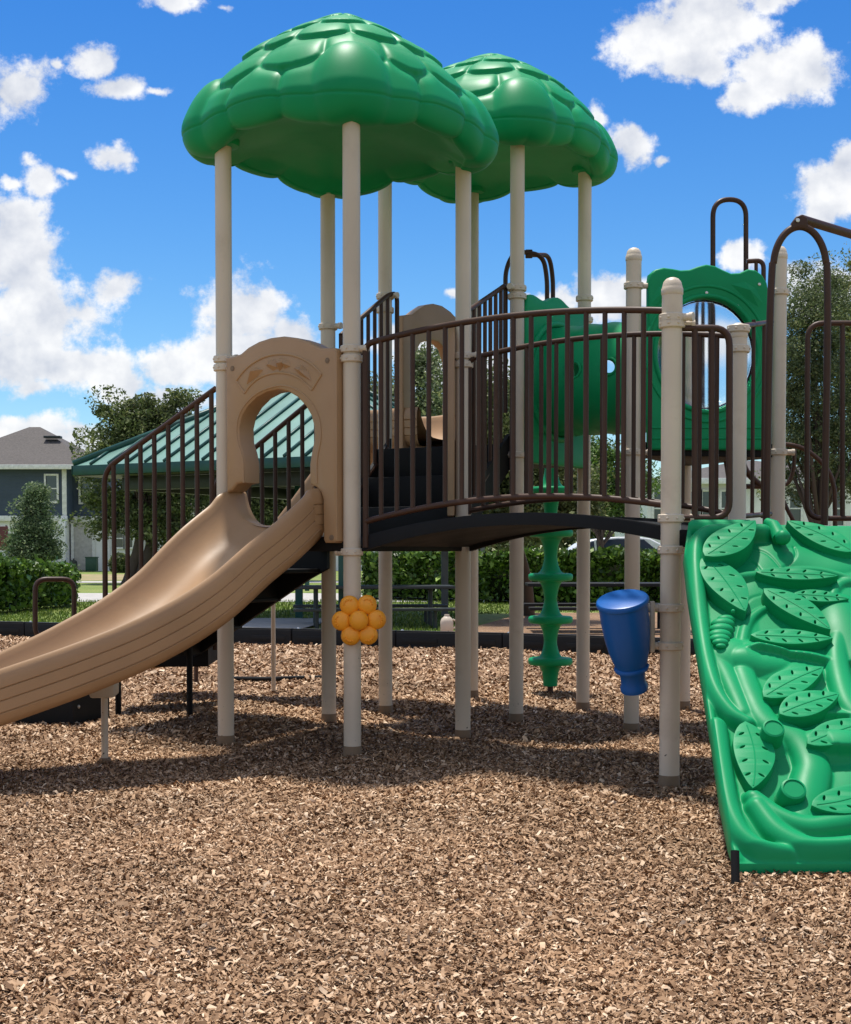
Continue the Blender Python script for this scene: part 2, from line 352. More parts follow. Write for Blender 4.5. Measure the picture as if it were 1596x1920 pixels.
fin = mixc(nt, mth('MULTIPLY', mth('MULTIPLY', alpha.outputs[0], .96), up), tint, ccol)
nt.links.new(fin, bg.inputs['Color'])
sc.view_settings.view_transform = 'Standard'; sc.view_settings.look = 'None'; sc.view_settings.exposure = 0.62; sc.view_settings.gamma = 1
sc.cycles.max_bounces = 8; sc.cycles.transparent_max_bounces = 8
sc.cycles.use_denoising = True
# ================================================================== PLAY STRUCTURE
PS = thing('play_structure', (0.3, 8.0, 0), 'playground structure with two green canopies on cream posts, tan slides and an arched bridge', 'play structure')
up = V((0, 0, 1))
A = gnd(424, 1396); B = gnd(661, 1423); C = gnd(868, 1380); D = gnd(617, 1358)
E = gnd(968, 1352); F = gnd(1093, 1328); G = gnd(885, 1312); H = gnd(723, 1337)
I = gnd(1255, 1482); J = gnd(1184, 1372); Mp = gnd(1281, 1335)
K = V((1.58, 7.0, 0)); L = V((2.09, 8.2, 0))
u = ((C-B)+(D-A)).normalized(); v = V((-u.y, u.x, 0))
Z1, Z2, Z3 = 1.13, 1.70, 1.15
PR = .0445
def zof(py, Y, px=798): return at(px, py, Y).z
def clamp_mb(mb, p, z, d=None, r=PR, hgt_=.036, lug=.05):
    mb.lathe([(r+.001, z-hgt_/2), (r+.009, z-hgt_/2), (r+.013, z-hgt_/2+.004), (r+.013, z+hgt_/2-.004), (r+.009, z+hgt_/2), (r+.001, z+hgt_/2)], (p.x, p.y, 0), 22)
    if d is not None:
        d = V(d).normalized(); mb.tube([p+up*z+d*(r+.004), p+up*z+d*(r+lug)], .017, 10)
        mb.tube([p+up*z+d*(r+lug*.75), p+up*z+d*(r+lug+.004)], .020, 10)
def bolts_mb(mb, p, z, r=PR):
    for a in (200, 245, 290, 335):
        q = V((math.cos(R(a)), math.sin(R(a)), 0)); mb.lathe([(.0065, 0), (.006, .003), (.003, .005), (0, .0055)], p+q*(r+.0125)+up*z, 8, q)
def post(p, top, clamps, cap=False, r=PR):
    mb = MB(); p = V((p.x, p.y, 0)); g = float(hgt(p.x, p.y))
    mb.lathe([(r, .03), (r, top)], p, 26) if not cap else mb.lathe([(r, .03), (r, top-.05)], p, 26)
    o = mb.build('post', 'cream', PS)
    s = MB().lathe([(r+.002, g-.05), (r+.003, g+.035), (r+.001, g+.062), (r-.002, g+.062)], p, 26).build('base_sleeve', 'sleeve', o)
    if cap:
        MB().lathe([(r+.001, top-.075), (r+.003, top-.072), (r+.003, top-.048), (r, top-.044), (r*.97, top-.036), (r*.86, top-.018), (r*.62, top-.005), (r*.3, top+.001), (0, top+.002)], p, 26).build('post_cap', 'cream', o)
    for cdef in clamps:
        z, d = cdef if isinstance(cdef, tuple) else (cdef, None)
        cm = MB(); clamp_mb(cm, p, z, d, r); bolts_mb(cm, p, z, r); cm.build('clamp', 'cream', o)
    return o
dAB = (B-A).normalized(); dIB = (B-I).normalized()
post(A, 3.30, [(zof(690, A.y), dAB), (zof(674, A.y)-.0, dAB)])
post(B, 3.26, [(zof(655, B.y), -dIB), (zof(673, B.y), -dAB), (zof(1035, B.y), -dAB)])
post(C, 3.30, [(zof(668, C.y), K-C), zof(684, C.y), (zof(1010, C.y), -u)])
post(D, 3.34, [(zof(613, D.y), -v), (zof(1005, D.y), -u)])
post(E, 3.64, [(zof(541, E.y), -u), zof(556, E.y), zof(853, E.y)])
post(F, 3.68, [zof(560, F.y), zof(600, F.y)]); post(G, 3.66, [2.6]); post(H, 3.66, [(zof(556, H.y), -v), zof(582, H.y)])
ex = V((1, 0, 0))
post(I, zof(521, I.y), [(zof(597, I.y), -dIB*-1*-1), (zof(608, I.y), ex), (zof(972, I.y), ex), zof(1031, I.y), (zof(1140, I.y), -ex), (zof(1211, I.y), -ex)], True)
post(J, zof(465, J.y), [(zof(536, J.y), ex), (zof(848, J.y), ex)], True)
post(L, zof(462, L.y), [(zof(548, L.y), -ex), (zof(848, L.y), ex)], True)
post(K, zof(606, K.y), [(zof(617, K.y), L-K), (zof(655, K.y), None)], True)
post(Mp, zof(588, Mp.y), [(zof(600, Mp.y), -ex), 1.75], True)
post(V((1.97, I.y, 0)), 2.25, [2.1, 1.2], True); post(V((2.75, 7.6, 0)), 2.85, [2.3], True)

# ---------------- canopies
def canopy(cx, cy, z0, H_, Rc, Rs, ang, scale=1.0):
    T = 520
    base = [(0.0, z0+H_)]
    for i in range(1, 101):
        rho = i/100; base.append((rho*.985, z0+.130+(H_-.130)*(1-.62*rho*rho/(rho+.13)*1.13-.38*rho**6)))
    for i in range(1, 21):
        a = i/20*PI*.62; base.append((.925+.06*math.cos(a)+.0, z0+.130-.110*math.sin(min(a, PI/2))-.0+(0 if a < PI/2 else .02*math.sin(a-PI/2))))
    lr, lz = base[-1]
    for i in range(1, 26):
        t = i/25; base.append((lr*(1-t), lz+.11*math.sin(t*PI/2)))
    base = np.array(base); n = len(base)
    s = np.concatenate([np.linspace(0, 1, 101), 1+np.linspace(.012, .24, 20), 1.24+np.linspace(.03, .75, 25)])
    # refine the dome part
    sf = np.concatenate([np.linspace(0, 1.24, 230), np.linspace(1.26, 1.99, 26)])
    rb = np.interp(sf, s, base[:, 0]); zb = np.interp(sf, s, base[:, 1])
    th = np.linspace(0, 2*PI, T, endpoint=False); S, TH = np.meshgrid(sf, th, indexing='ij')
    k = .5+.5*np.cos(4*TH); Rr = Rs+(Rc-Rs)*k
    # shingled lobes
    rows = [(.22, 4, .5), (.46, 8, .0), (.69, 12, .5), (.885, 12, .0), (9.0, 12, .5)]
    disp = np.zeros_like(S); prev = np.zeros_like(S)
    done = np.zeros_like(S, bool)
    for ri, (b1, cnt, ph) in enumerate(rows):
        x = TH/(2*PI)*cnt+ph+.5; jit = .12*np.sin(TH*3+ri*1.7)*(ri < 4); x = x+jit
        uu = 2*(x-np.floor(x))-1
        bnd = b1-.045+.078*np.sqrt(np.clip(1-uu*uu, 0, 1)) if ri < 4 else np.full_like(S, 9.0)
        own = (~done) & (S < bnd)
        end = np.minimum(bnd, 1.0); vv = np.clip((S-prev)/np.maximum(end-prev, .02), 0, 1)
        h = [.014, .026, .034, .038, .042][ri]*scale
        side = np.clip(1-np.abs(uu)**4.5, 0, 1)**.5
        d_ = h*(.10+.90*side*np.sin(np.clip(vv*1.15, 0, 1)*PI/2)**.75) if ri < 4 else h*side*(.25+.75*np.sin(np.clip(vv*1.6, 0, 1)*PI/2))
        disp = np.where(own, d_, disp); done |= own; prev = bnd
    fade = np.clip((1.34-S)/.10, 0, 1); disp = disp*np.where(S > 1.24, fade, 1)
    # corner bulbs over the posts
    da = (TH+PI/4) % (PI/2)-PI/4
    q2 = (np.abs(da)/.262)**2.1+(np.abs(S-.985)/np.where(S < .985, .175, .36))**2.1
    bulb = .018*scale+.092*scale*np.clip(1-q2, 0, 1)**.58; disp = np.where(q2 < 1, np.maximum(disp, bulb*np.clip((1-q2)*9, 0, 1)+disp*(1-np.clip((1-q2)*9, 0, 1))), disp)
    for _ in range(2):
        disp = (disp*2+np.roll(disp, 1, 1)+np.roll(disp, -1, 1))/4
        dp = np.pad(disp, ((1, 1), (0, 0)), mode='edge'); disp = (dp[1:-1]*2+dp[:-2]+dp[2:])/4
    seam = np.exp(-((S-1.035)/.006)**2)*.006*scale; disp -= seam
    # offset along the profile normal
    dr = np.gradient(rb*((Rc+Rs)/2), sf); dz = np.gradient(zb, sf); ln = np.hypot(dr, dz)+1e-9
    nr = (-dz/ln)[:, None]; nz = (dr/ln)[:, None]; nz = np.where(nz < 0, nz*.35, nz)
    rad = rb[:, None]*Rr+disp*nr*np.clip(S*8, 0, 1); Z = zb[:, None]+disp*nz
    # lobed lower edge
    xl = TH/(2*PI)*12+1.0; ul = 2*(xl-np.floor(xl))-1
    low = .022*scale*np.clip((S-1.05)/.12, 0, 1)*np.clip((1.36-S)/.1, 0, 1); Z -= low*(1-ul**2)
    Z += .050*np.clip((S-.80)/.25, 0, 1)*np.clip((1.75-S)/.4, 0, 1)*(1-k)
    Xw = cx+rad*np.cos(TH+ang); Yw = cy+rad*np.sin(TH+ang)
    vs = np.stack([Xw, Yw, Z], -1).reshape(-1, 3)
    o0 = np.array(org(PS)); vs = vs-o0
    nS = len(sf); idx = np.arange(nS*T).reshape(nS, T); nx = np.roll(idx, -1, 1)
    fa = np.stack([idx[1:-1], nx[1:-1], nx[2:], idx[2:]], -1).reshape(-1, 4) if False else np.stack([idx[:-1], idx[1:], nx[1:], nx[:-1]], -1).reshape(-1, 4)
    o = rawmesh('canopy', vs, fa, 'green', PS, True)
    bm = bmesh.new(); bm.from_mesh(o.data); bmesh.ops.remove_doubles(bm, verts=bm.verts[:], dist=2e-5); bmesh.ops.recalc_face_normals(bm, faces=bm.faces[:]); bm.to_mesh(o.data); bm.free()
    o.data.shade_smooth(); return o
c1 = (A+B+C+D)/4; ang1 = math.atan2(B.y-c1.y, B.x-c1.x)
can1 = canopy(c1.x, c1.y, 3.205, .785, .775, .705, ang1)
c2 = (E+F+G+H)/4; ang2 = math.atan2(E.y-c2.y, E.x-c2.x)
can2 = canopy(c2.x, c2.y, 3.530, .758, .775, .705, ang2)
for o_, pts in ((can1, (A, B, C, D)), (can2, (E, F, G, H))):
    z = 3.245 if o_ is can1 else 3.575
    for p in pts: MB().lathe([(.09, z+.02), (.085, z-.012), (.06, z-.018), (.0455, z-.018)], (p.x, p.y, 0), 24).build('mounting_ring', 'green', o_)

# ---------------- decks and stairs
def slab(name, poly, z0, z1, mat, parent, bev=.006):
    return plate([(p.x, p.y) for p in poly], [], z1-z0, bev, (0, 0, (z0+z1)/2), (1, 0, 0), (0, 1, 0)).build(name, mat, parent)
def inset(poly, d):
    c = sum(poly, V((0, 0, 0)))/len(poly); return [c+(p-c)*(1+d) for p in poly]
slab('deck', inset([A, B, C, D], .04), Z1-.075, Z1, 'black', PS)
slab('deck', inset([E, F, G, H], .04), Z2-.08, Z2, 'black', PS)
slab('deck', [I+V((.0, -.03, 0)), V((1.97, I.y-.03, 0)), V((2.75, 7.5, 0)), L+V((0, -.05, 0)), K+V((-.02, .03, 0))], Z3-.075, Z3, 'black', PS)
slab('deck', inset([J, L, Mp], .05), Z2-.09, Z2-.01, 'black', PS)
# stairs deck 1 -> deck 2
st = MB(); nst = 3
for i in range(nst):
    t0 = .16+i*.27
    a = D.lerp(H, t0)+(C-D).normalized()*.05; b_ = C.lerp(E, t0)-(C-D).normalized()*.05
    a2 = D.lerp(H, min(1, t0+.33)); b2 = C.lerp(E, min(1, t0+.33))
    zt = Z1+(Z2-Z1)*(i+1)/nst
    wv = (b_-a); mid = (a+b_)/2
    st.box(mid+up*(zt-.10), (wv.length, .02, .2), .004, wv, u)
    st.box((mid+(a2+b2)/2)/2+up*(zt-.012), (wv.length, (a2-a).length, .022), .006, wv, u)
sto = st.build('stair', 'black', PS)
def stringer(p, q, z0, z1, hh, parent, off=.0):
    mb = MB(); d = (q-p).normalized(); n = V((-d.y, d.x, 0)); 
    for a in (-.012, .012): pass
    P0 = p+up*z0; P1 = q+up*z1
    vs = []
    for sgn in (-.012, .012):
        vs += [P0+n*sgn, P1+n*sgn, P1+n*sgn+up*hh, P0+n*sgn+up*hh]
    mb.add(vs, [(0, 1, 2, 3), (7, 6, 5, 4), (0, 4, 5, 1), (3, 2, 6, 7), (0, 3, 7, 4), (1, 5, 6, 2)])
    return mb.build('stringer', 'black', parent)
cd = (C-D).normalized()
stringer(D+cd*.06+u*.06, H+cd*.05-u*.02, Z1-.05, Z2-.14, .22, sto); stringer(C-cd*.06+u*.06, E-cd*.05-u*.02, Z1-.05, Z2-.14, .22, sto)

# ---------------- railings
def railing(name, rails, bals, r=.0152, rb=.0122, parent=PS, mat='brown'):
    mb = MB()
    for pts, closed in rails: mb.tube(pts, r, 12, closed)
    o = mb.build(name, mat, parent)
    for a, b in bals: MB().tube([a, b], rb, 10, False, False).build('baluster', mat, o)
    return o
# bridge deck
Bb, Ib, Cb, Kb = B+(I-B).normalized()*.06, I-(I-B).normalized()*.05, C+(K-C).normalized()*.06, K-(K-C).normalized()*.05
def arch(t, z0, z1, rise): return z0+(z1-z0)*t+rise*4*t*(1-t)
nb = 40; rows = []
for i in range(nb+1):
    t = i/nb; f = Bb.lerp(Ib, t); b_ = Cb.lerp(Kb, t); zt = arch(t, 1.13, 1.172, .085); zb = arch(t, 1.055, 1.105, .098); inn = (b_-f).normalized()
    rows.append([f+up*zb, f+up*(zt-.008), f+up*zt+inn*.004, f+up*zt+inn*.03, f+up*(zt-.016)+inn*.034, b_+up*(zt-.016)-inn*.034, b_+up*zt-inn*.03, b_+up*zt-inn*.004, b_+up*(zt-.008), b_+up*zb, b_+up*zb-inn*.03, b_+up*(zt-.05)-inn*.034, f+up*(zt-.05)+inn*.034, f+up*zb+inn*.03])
BR = MB().grid(rows, True).build('bridge', 'black', PS, 30)
def bridge_rail(P0, P1, zt0, zt1, rt, zb0, zb1, rb_, n, curl0, name='bridge_railing'):
    nn = 36; top = []; bot = []
    for i in range(nn+1):
        t = i/nn; p = P0.lerp(P1, t); top.append(p+up*arch(t, zt0, zt1, rt)); bot.append(p+up*arch(t, zb0, zb1, rb_))
    left = [P0+up*(zb0-.13), P0+up*(zt0)]
    tp = fillet([left[0], left[1], top[2]], .07)+top[3:] if curl0 else top
    if not curl0: tp = [P0+up*(zb0-.02)]+fillet([P0+up*(zb0-.02), P0+up*zt0, top[2]], .05)[1:]+top[3:]
    bals = []
    for k in range(1, n):
        t = k/n; p = P0.lerp(P1, t); bals.append((p+up*arch(t, zb0, zb1, rb_), p+up*arch(t, zt0, zt1, rt)))
    return railing(name, [(tp, False), (bot, False)], bals)
dBI = (I-B).normalized(); dCK = (K-C).normalized()
bridge_rail(B+dBI*.085, I-dBI*.04, zof(645, 6.93), zof(581, 6.06), .055, zof(978, 6.93), zof(946, 6.06), .075, 17, True)
bridge_rail(C+dCK*.04, K-dCK*.02, zof(672, 7.8), zof(630, 7.0), .06, zof(958, 7.8), zof(966, 7.0), .08, 17, False)
# stair rails deck1->deck2
def slope_rail(pts_top, pts_bot, n, tailpts=None):
    rails = [(pts_top, False), (pts_bot, False)]
    a0, a1 = V(pts_top[0]), None
    bals = []
    return rails
def polyz(pts, t):
    seg = [(pts[i+1]-pts[i]).length for i in range(len(pts)-1)]; tot = sum(seg); d = t*tot
    for i, s_ in enumerate(seg):
        if d <= s_ or i == len(seg)-1: return pts[i].lerp(pts[i+1], min(1, d/s_ if s_ else 0))
        d -= s_
def stair_rail(p, q, zt0, zt1, zb0, zb1, n, ext=.12, name='stair_railing'):
    d = (q-p); dn = d.normalized(); a = p+up*zt0; b_ = q+up*zt1
    top = fillet([a, b_, b_+dn*ext+up*.035, b_+dn*ext-up*.75], .07, 6)
    bot = [p+up*zb0, q+up*zb1]
    bals = [(p.lerp(q, k/n)+up*(zb0+(zb1-zb0)*k/n), p.lerp(q, k/n)+up*(zt0+(zt1-zt0)*k/n)) for k in range(0, n+1)]
    return railing(name, [(top, False), (bot, False)], bals, .015, .0125)
stair_rail(D+cd*.06+u*.05, H+cd*.06-u*.06, 2.36, 2.69, 1.28, 1.72, 7)
stair_rail(C-cd*.05+u*.14, E-cd*.06-u*.10, 2.44, 2.66, 1.32, 1.66, 6, .08)
# transfer stair rails (A and D sides going along v)
def transfer_rail(p, s0, s1, z0, z1, zb, n, name='stair_railing'):
    a = p+v*s0+up*z0; b_ = p+v*s1+up*z1
    top = fillet([a, b_, b_-up*(z1-zb)], .09, 6)
    bals = []
    for k in range(n):
        t = (k+.3)/n; q = a.lerp(b_, t); zz = (Z1+.08)+(zb-Z1+.1)*t
        bals.append((V((q.x, q.y, max(.40, Z1-.02-t*.62))), q))
    low = [p+v*s0+up*(Z1-.02), p+v*s1+up*.50]
    return railing(name, [(top, False), (low, False)], bals, .0155, .0135)
transfer_rail(A, .06, .90, zof(727, A.y), zof(884, 8.1), .42, 8)
transfer_rail(D, .06, .90, zof(742, 8.35)+.02, zof(884, 8.1)-.02, .42, 8)
# transfer stair treads / stringers
ts = MB(); ad = (D-A); wid = ad.length-.10
for i, (s0, zt) in enumerate(((.0, Z1-.18), (.31, Z1-.36), (.62, Z1-.54))):
    mid = (A+D)/2+v*(s0+.19)
    ts.box(mid+up*(zt-.012), (wid, .34, .024), .006, ad, v); ts.box((A+D)/2+v*(s0+.35)+up*(zt-.10), (wid, .02, .19), .004, ad, v)
tso = ts.build('transfer_stair', 'black', PS)
un = ad.normalized()
for p in (A+un*.07, D-un*.06):
    mb = MB(); pr = [(-.04, Z1-.02), (.2, Z1-.04), (.98, .72), (1.05, .66), (1.05, .36), (.93, .42), (.10, .885), (-.04, .95)]
    for sg in (-.014, .014): mb.add([p+v*a+up*z+un*sg for a, z in pr], [tuple(range(8))])
    mb.add([p+v*a+up*z+un*sg for sg in (-.014, .014) for a, z in pr], [(i, (i+1) % 8, 8+(i+1) % 8, 8+i) for i in range(8)])
    mb.build('stringer', 'black', tso)
for (px, py) in ((222, 1342), (356, 1347)):
    q = gnd(px, py); MB().tube([q-up*.1, q+up*.48], .019, 10).build('leg', 'black', tso)
q = gnd(368, 1283); MB().tube([q-up*.05, q+up*.4], .018, 8).build('leg', 'brown', tso)
q0 = gnd(250, 1345); 
slab('landing', [V((-2.02, 8.82, 0)), V((-1.40, 8.86, 0)), V((-1.42, 9.4, 0)), V((-2.02, 9.35, 0))], .31, .56, 'black', PS, .01)
# transfer platform box with bolts and loop handle
p0 = gnd(137, 1367); p1 = gnd(20, 1362); p2 = p0+V((.12, .42, 0)); dd = (p0-p1).normalized(); d2 = (p2-p0).normalized()
mb = MB(); poly = [p1, p0, p2, p1+(p2-p0)]
tp = slab('transfer_platform', poly, .02, .44, 'black', PS, .012)
mb = MB()
for (px, py) in ((147, 1325), (147, 1358)):
    q = onplane(px, py, p0, V((d2.y, -d2.x, 0))); mb.lathe([(.012, -.004), (.011, .006), (.006, .009), (0, .010)], q, 10, V((d2.y, -d2.x, 0)))
mb.build('bolt', 'steel', tp)
Yh = 9.0; lp = [at(66, 1196, Yh), at(66, 1086, Yh), at(139, 1086, Yh+.1), at(139, 1200, Yh+.1)]
MB().tube(loop4(*lp, .075), .0165, 12, True).build('grab_handle', 'brown', tp)

# ---------------- tan arch panels
nAB = V((-u.x, -u.y, 0))
def panel_frame(p, q, off):
    d = (q-p).normalized(); n = V((d.y, -d.x, 0)); return p+n*off, d, n
def topx(px, py, o, d, n): w_ = onplane(px, py, o, n)-o; return (w_.dot(d), w_.z)
o1, d1, n1 = panel_frame(A, B, .055)
out_px = [(428, 672), (446, 668), (456, 664), (470, 652), (490, 641), (512, 634), (536, 631), (560, 634), (582, 641), (598, 650), (606, 653), (632, 653), (636, 657), (636, 1014), (632, 1018), (614, 1018), (611, 1012), (610, 936), (606, 924), (598, 914), (586, 909),
          (585, 872), (588, 852), (593, 826), (593, 800), (588, 780), (578, 762), (562, 745), (545, 735), (526, 731), (505, 735), (486, 745), (469, 762), (458, 780), (453, 802), (454, 828), (460, 848), (464, 868), (464, 905), (450, 908), (440, 920), (430, 924)]
pl = [topx(x_, y_, o1, d1, n1) for x_, y_ in out_px]
AP = plate(pl, [], .125, .014, o1+n1*-.04, d1, up).build('arch_panel', 'tan', PS, 30)
def facept(px, py, h=0.0): return onplane(px, py, o1+n1*.0225, n1)+n1*h
rel = MB()
kh = [(457, 905), (456, 868), (451, 846), (445, 826), (444, 800), (449, 777), (461, 757), (481, 738), (503, 728), (526, 723), (548, 727), (567, 738), (585, 757), (596, 778), (601, 800), (601, 826), (596, 852), (594, 872), (594, 906)]
rel.tube(curvepts([facept(*q) for q in kh], 4), .0050, 8)
arcU = [(443, 714), (456, 697), (474, 681), (497, 669), (522, 664), (548, 666), (570, 674), (588, 686), (603, 702)]
arcL = [(459, 737), (470, 722), (486, 709), (506, 701), (525, 699), (546, 702), (564, 711), (578, 724), (585, 731)]
for ar in (curvepts([facept(*q) for q in arcU]), curvepts([facept(*q) for q in arcL]), [facept(*arcU[0]), facept(*arcL[0])], [facept(*arcU[-1]), facept(*arcL[-1])]):
    rel.tube(ar, .0065, 8)
def pyramid(mb, pts, apex, h, fp):
    k = len(pts); mb.add([fp(*q, -.001) for q in pts]+[fp(*apex, h)], [(i, (i+1) % k, k) for i in range(k)])
pyramid(rel, [(462, 722), (470, 700), (478, 688), (494, 693), (484, 706)], (478, 697), .036, facept)
pyramid(rel, [(586, 716), (578, 696), (566, 683), (550, 690), (562, 703)], (568, 695), .036, facept)
pyramid(rel, [(498, 685), (503, 676), (516, 672), (524, 690), (512, 696)], (510, 684), .030, facept)
pyramid(rel, [(518, 684), (524, 670), (536, 671), (538, 678), (524, 697)], (527, 682), .036, facept)
pyramid(rel, [(526, 676), (534, 692), (546, 687), (543, 676), (532, 672)], (536, 682), .026, facept)
rel.build('leaf_relief', 'tan', AP, 12)
scr = MB(); scd = MB()
for q in ((436, 691), (614, 676), (622, 1008)):
    c = facept(*q); scd.lathe([(.0145, -.002), (.0145, .002), (.010, .0022), (.009, -.001)], c, 14, n1); scr.lathe([(.009, 0), (.0085, .003), (0, .004)], c, 12, n1)
scd.build('screw_recess', 'sleeve', AP); scr.build('screw', 'sleeve', AP)
# second arch panel on deck 2 (edge H-G), seen from behind
o2, d2_, n2 = panel_frame(H, G, -.04)
op2 = [(748, 592), (766, 590), (776, 582), (790, 573), (806, 570), (822, 574), (838, 585), (852, 600), (862, 602), (862, 842), (846, 842), (840, 800), (836, 770), (838, 720), (836, 680), (828, 655), (814, 642), (798, 638), (782, 644), (772, 662), (768, 690), (769, 720), (772, 770), (770, 800), (768, 842), (748, 842)]
plate([topx(x_, y_, o2, d2_, n2) for x_, y_ in op2], [], .07, .010, o2, d2_, up).build('arch_panel', 'tan', PS, 30)
# narrow handhold panel standing edge-on beside post C
hp = at(846, 700, 7.92); za, zb_ = at(846, 604, 7.92).z, at(846, 968, 7.92).z
hout = [(-.16, zb_), (.16, zb_), (.16, za-.12), (.10, za-.03), (.0, za), (-.10, za-.04), (-.16, za-.14)]
plate(hout, [], .042, .01, V((hp.x, hp.y, 0)), (.02, 1, 0), up).build('handhold_panel', 'tan', PS)

# ---------------- slides
def slide(path, rimz, width, depth, name, bank=0.0, grooves=True):
    """path: list of centre-line points (plan); rimz: rim height per point"""
    w2 = width/2
    half = [(0, -depth), (.07, -depth+.002), (.13, -depth+.009), (w2*.56, -depth+.024), (w2*.68, -depth+.050), (w2*.77, -depth+.083), (w2*.84, -depth*.40), (w2*.885, -.042), (w2*.91, -.016), (w2*.935, -.004), (w2*.965, .0), (w2*.995, -.008), (w2*1.012, -.028), (w2*1.02, -.052)]
    gro = []
    if grooves:
        for g0 in (.078, .130, .182): gro += [(w2*(1.022-.10*(g0-.05)), -g0), (w2*(1.022-.10*(g0-.05))-.006, -g0-.004), (w2*(1.022-.10*(g0-.05)), -g0-.008)]
    half += gro+[(w2*.985, -.215), (w2*.93, -.244), (w2*.8, -.254), (0, -.254)]
    sec = [(-x_, z_) for x_, z_ in half[::-1]][:-1]+half
    n = len(path); rows = []
    for i in range(n):
        a = path[max(0, i-1)]+up*rimz[max(0, i-1)]; b_ = path[min(n-1, i+1)]+up*rimz[min(n-1, i+1)]
        t = (b_-a).normalized(); r_ = t.cross(up).normalized(); nn = r_.cross(t).normalized(); bk_ = bank*min(1, i/25)
        c = path[i]+up*rimz[i]
        rows.append([c+r_*(-x_)+nn*(z_-bk_*max(0, x_)/w2) for x_, z_ in sec])
    mb = MB().grid(rows)
    o = mb.build(name, 'tan', PS, 50); 
    sol = MB()
    return o
mAB = (A+B)/2
SP = [(-.750, 7.267, 1.378), (-.835, 7.18, 1.374), (-.915, 7.09, 1.292), (-1.085, 6.915, 1.132), (-1.268, 6.753, .943), (-1.465, 6.609, .803), (-1.677, 6.488, .694), (-1.903, 6.397, .598), (-2.139, 6.337, .512), (-2.381, 6.31, .468), (-2.625, 6.315, .448)]
ctrl = [V((a_, b_, 0)) for a_, b_, c_ in SP]; zc = [c_ for a_, b_, c_ in SP]
cp = curvepts([V((p.x, p.y, z)) for p, z in zip(ctrl, zc)], 10)
SL = slide([V((p.x, p.y, 0)) for p in cp], [p.z for p in cp], .67, .20, 'slide', .035)
q = gnd(197, 1432); sup = MB().lathe([(.017, .0), (.017, .36)], q, 14); sup.build('support_post', 'cream', SL)
MB().lathe([(.03, -.04), (.03, .02), (.027, .03)], q, 14).build('base_sleeve', 'sleeve', SL)
MB().box(q+up*.375, (.12, .20, .075), .012, (1, .1, 0)).build('bracket', 'cream', SL)
mHG = (H+G)/2
SP = [(mHG.x+.10, mHG.y-.08, 2.0), (mHG.x-.13, mHG.y+.11, 2.0), (-.36, 9.63, 1.95), (-.78, 9.80, 1.50), (-1.2, 9.88, 1.04), (-1.5, 9.88, .72), (-1.75, 9.85, .54), (-2.0, 9.8, .48)]
ctrl = [V((a_, b_, 0)) for a_, b_, c_ in SP]; zc = [c_ for a_, b_, c_ in SP]
cp = curvepts([V((p.x, p.y, z)) for p, z in zip(ctrl, zc)], 8)
SL2 = slide([V((p.x, p.y, 0)) for p in cp], [p.z for p in cp], .58, .20, 'slide')
q = gnd(513, 1295); MB().lathe([(.017, 0), (.017, .72)], q, 12).build('support_post', 'cream', SL2)

# ---------------- orange flower
fc = at(673, 1163, B.y-.075); mb = MB(); 
for k in range(6):
    a = R(60*k+2); c = fc+V((math.cos(a)*.088, .008, math.sin(a)*.088)); mb.ball(c, .050, 18, (1, .55, 1))
    for j in range(5):
        b_ = a+R(-50+25*j); mb.ball(c+V((math.cos(b_)*.028, -.024, math.sin(b_)*.028)), .0055, 8)
FL = mb.build('flower_panel', 'orange', PS, 60)
tag(FL, 'orange flower-shaped plastic panel')
MB().ball(fc+V((0, -.014, 0)), .050, 20, (1, .62, 1)).build('flower_centre', 'orange', FL, 60)

# ---------------- blue drum
dt = at(1167, 1124, I.y-.09); db = at(1190, 1294, I.y+.05); ax = (db-dt).normalized(); hh = (db-dt).length
r0 = .108
prof = [(r0*.9, .010), (r0*.985, .012), (r0*.985, .030), (r0*.975, .10), (r0*.93, .16), (r0*.84, .22), (r0*.72, .265), (r0*.635, .288), (r0*.69, .291), (r0*.72, .298), (r0*.69, .306), (r0*.56, .310), (r0*.52, .325), (r0*.50, .35), (r0*.52, .370), (r0*.57, .380), (r0*.575, .390), (r0*.56, .398), (0, .399)]
sca = hh/.40
DR = MB().lathe([(r_, z_*sca) for r_, z_ in prof], dt, 40, ax).build('drum', 'blue', PS, 50); tag(DR, 'blue tapered plastic drum'); MB().lathe([(0, -.004), (r0*.97, -.004), (r0*1.02, -.002), (r0*1.06, .004), (r0*1.07, .012), (r0*1.06, .019), (r0*1.01, .022), (r0*.95, .022)], dt, 44, ax).build('lid', 'blue', DR, 30)
bx = at(1223, 1175, I.y-.01); MB().box(bx, (.022, .03, .225), .006).build('bracket', 'cream', DR)

# ---------------- spiral disc climber
sp0 = gnd(1032, 1302); kx = sp0.y/FPX
zz = [zof(y_, sp0.y) for y_ in (1240, 1162, 1082, 1000, 920)]
prof = [(.021, zof(1287, sp0.y)), (.052, zof(1286, sp0.y)), (.055, zof(1270, sp0.y)), (.062, zof(1262, sp0.y))]
kk = .00391
for z in zz: prof += [(r_*kk, z+h_*kk) for r_, h_ in ((12.2, -40), (12.8, -33), (14.8, -22), (18, -14), (21.5, -9), (25, -7.6), (38, -6.6), (41, -4.5), (41.8, -1), (41.8, 2), (41, 5), (38, 6.8), (25, 7.6), (21.5, 9), (18, 13.5), (15, 21), (12.8, 31), (12, 40))]
prof += [(.056, zof(868, sp0.y)), (.056, 1.9), (0, 1.9)]
SC = MB().lathe(prof, (sp0.x, sp0.y, 0), 36).build('spiral_climber', 'green', PS, 60)
MB().tube([sp0-up*.05, sp0+up*.2], .022, 10).build('centre_pole', 'brown', SC)
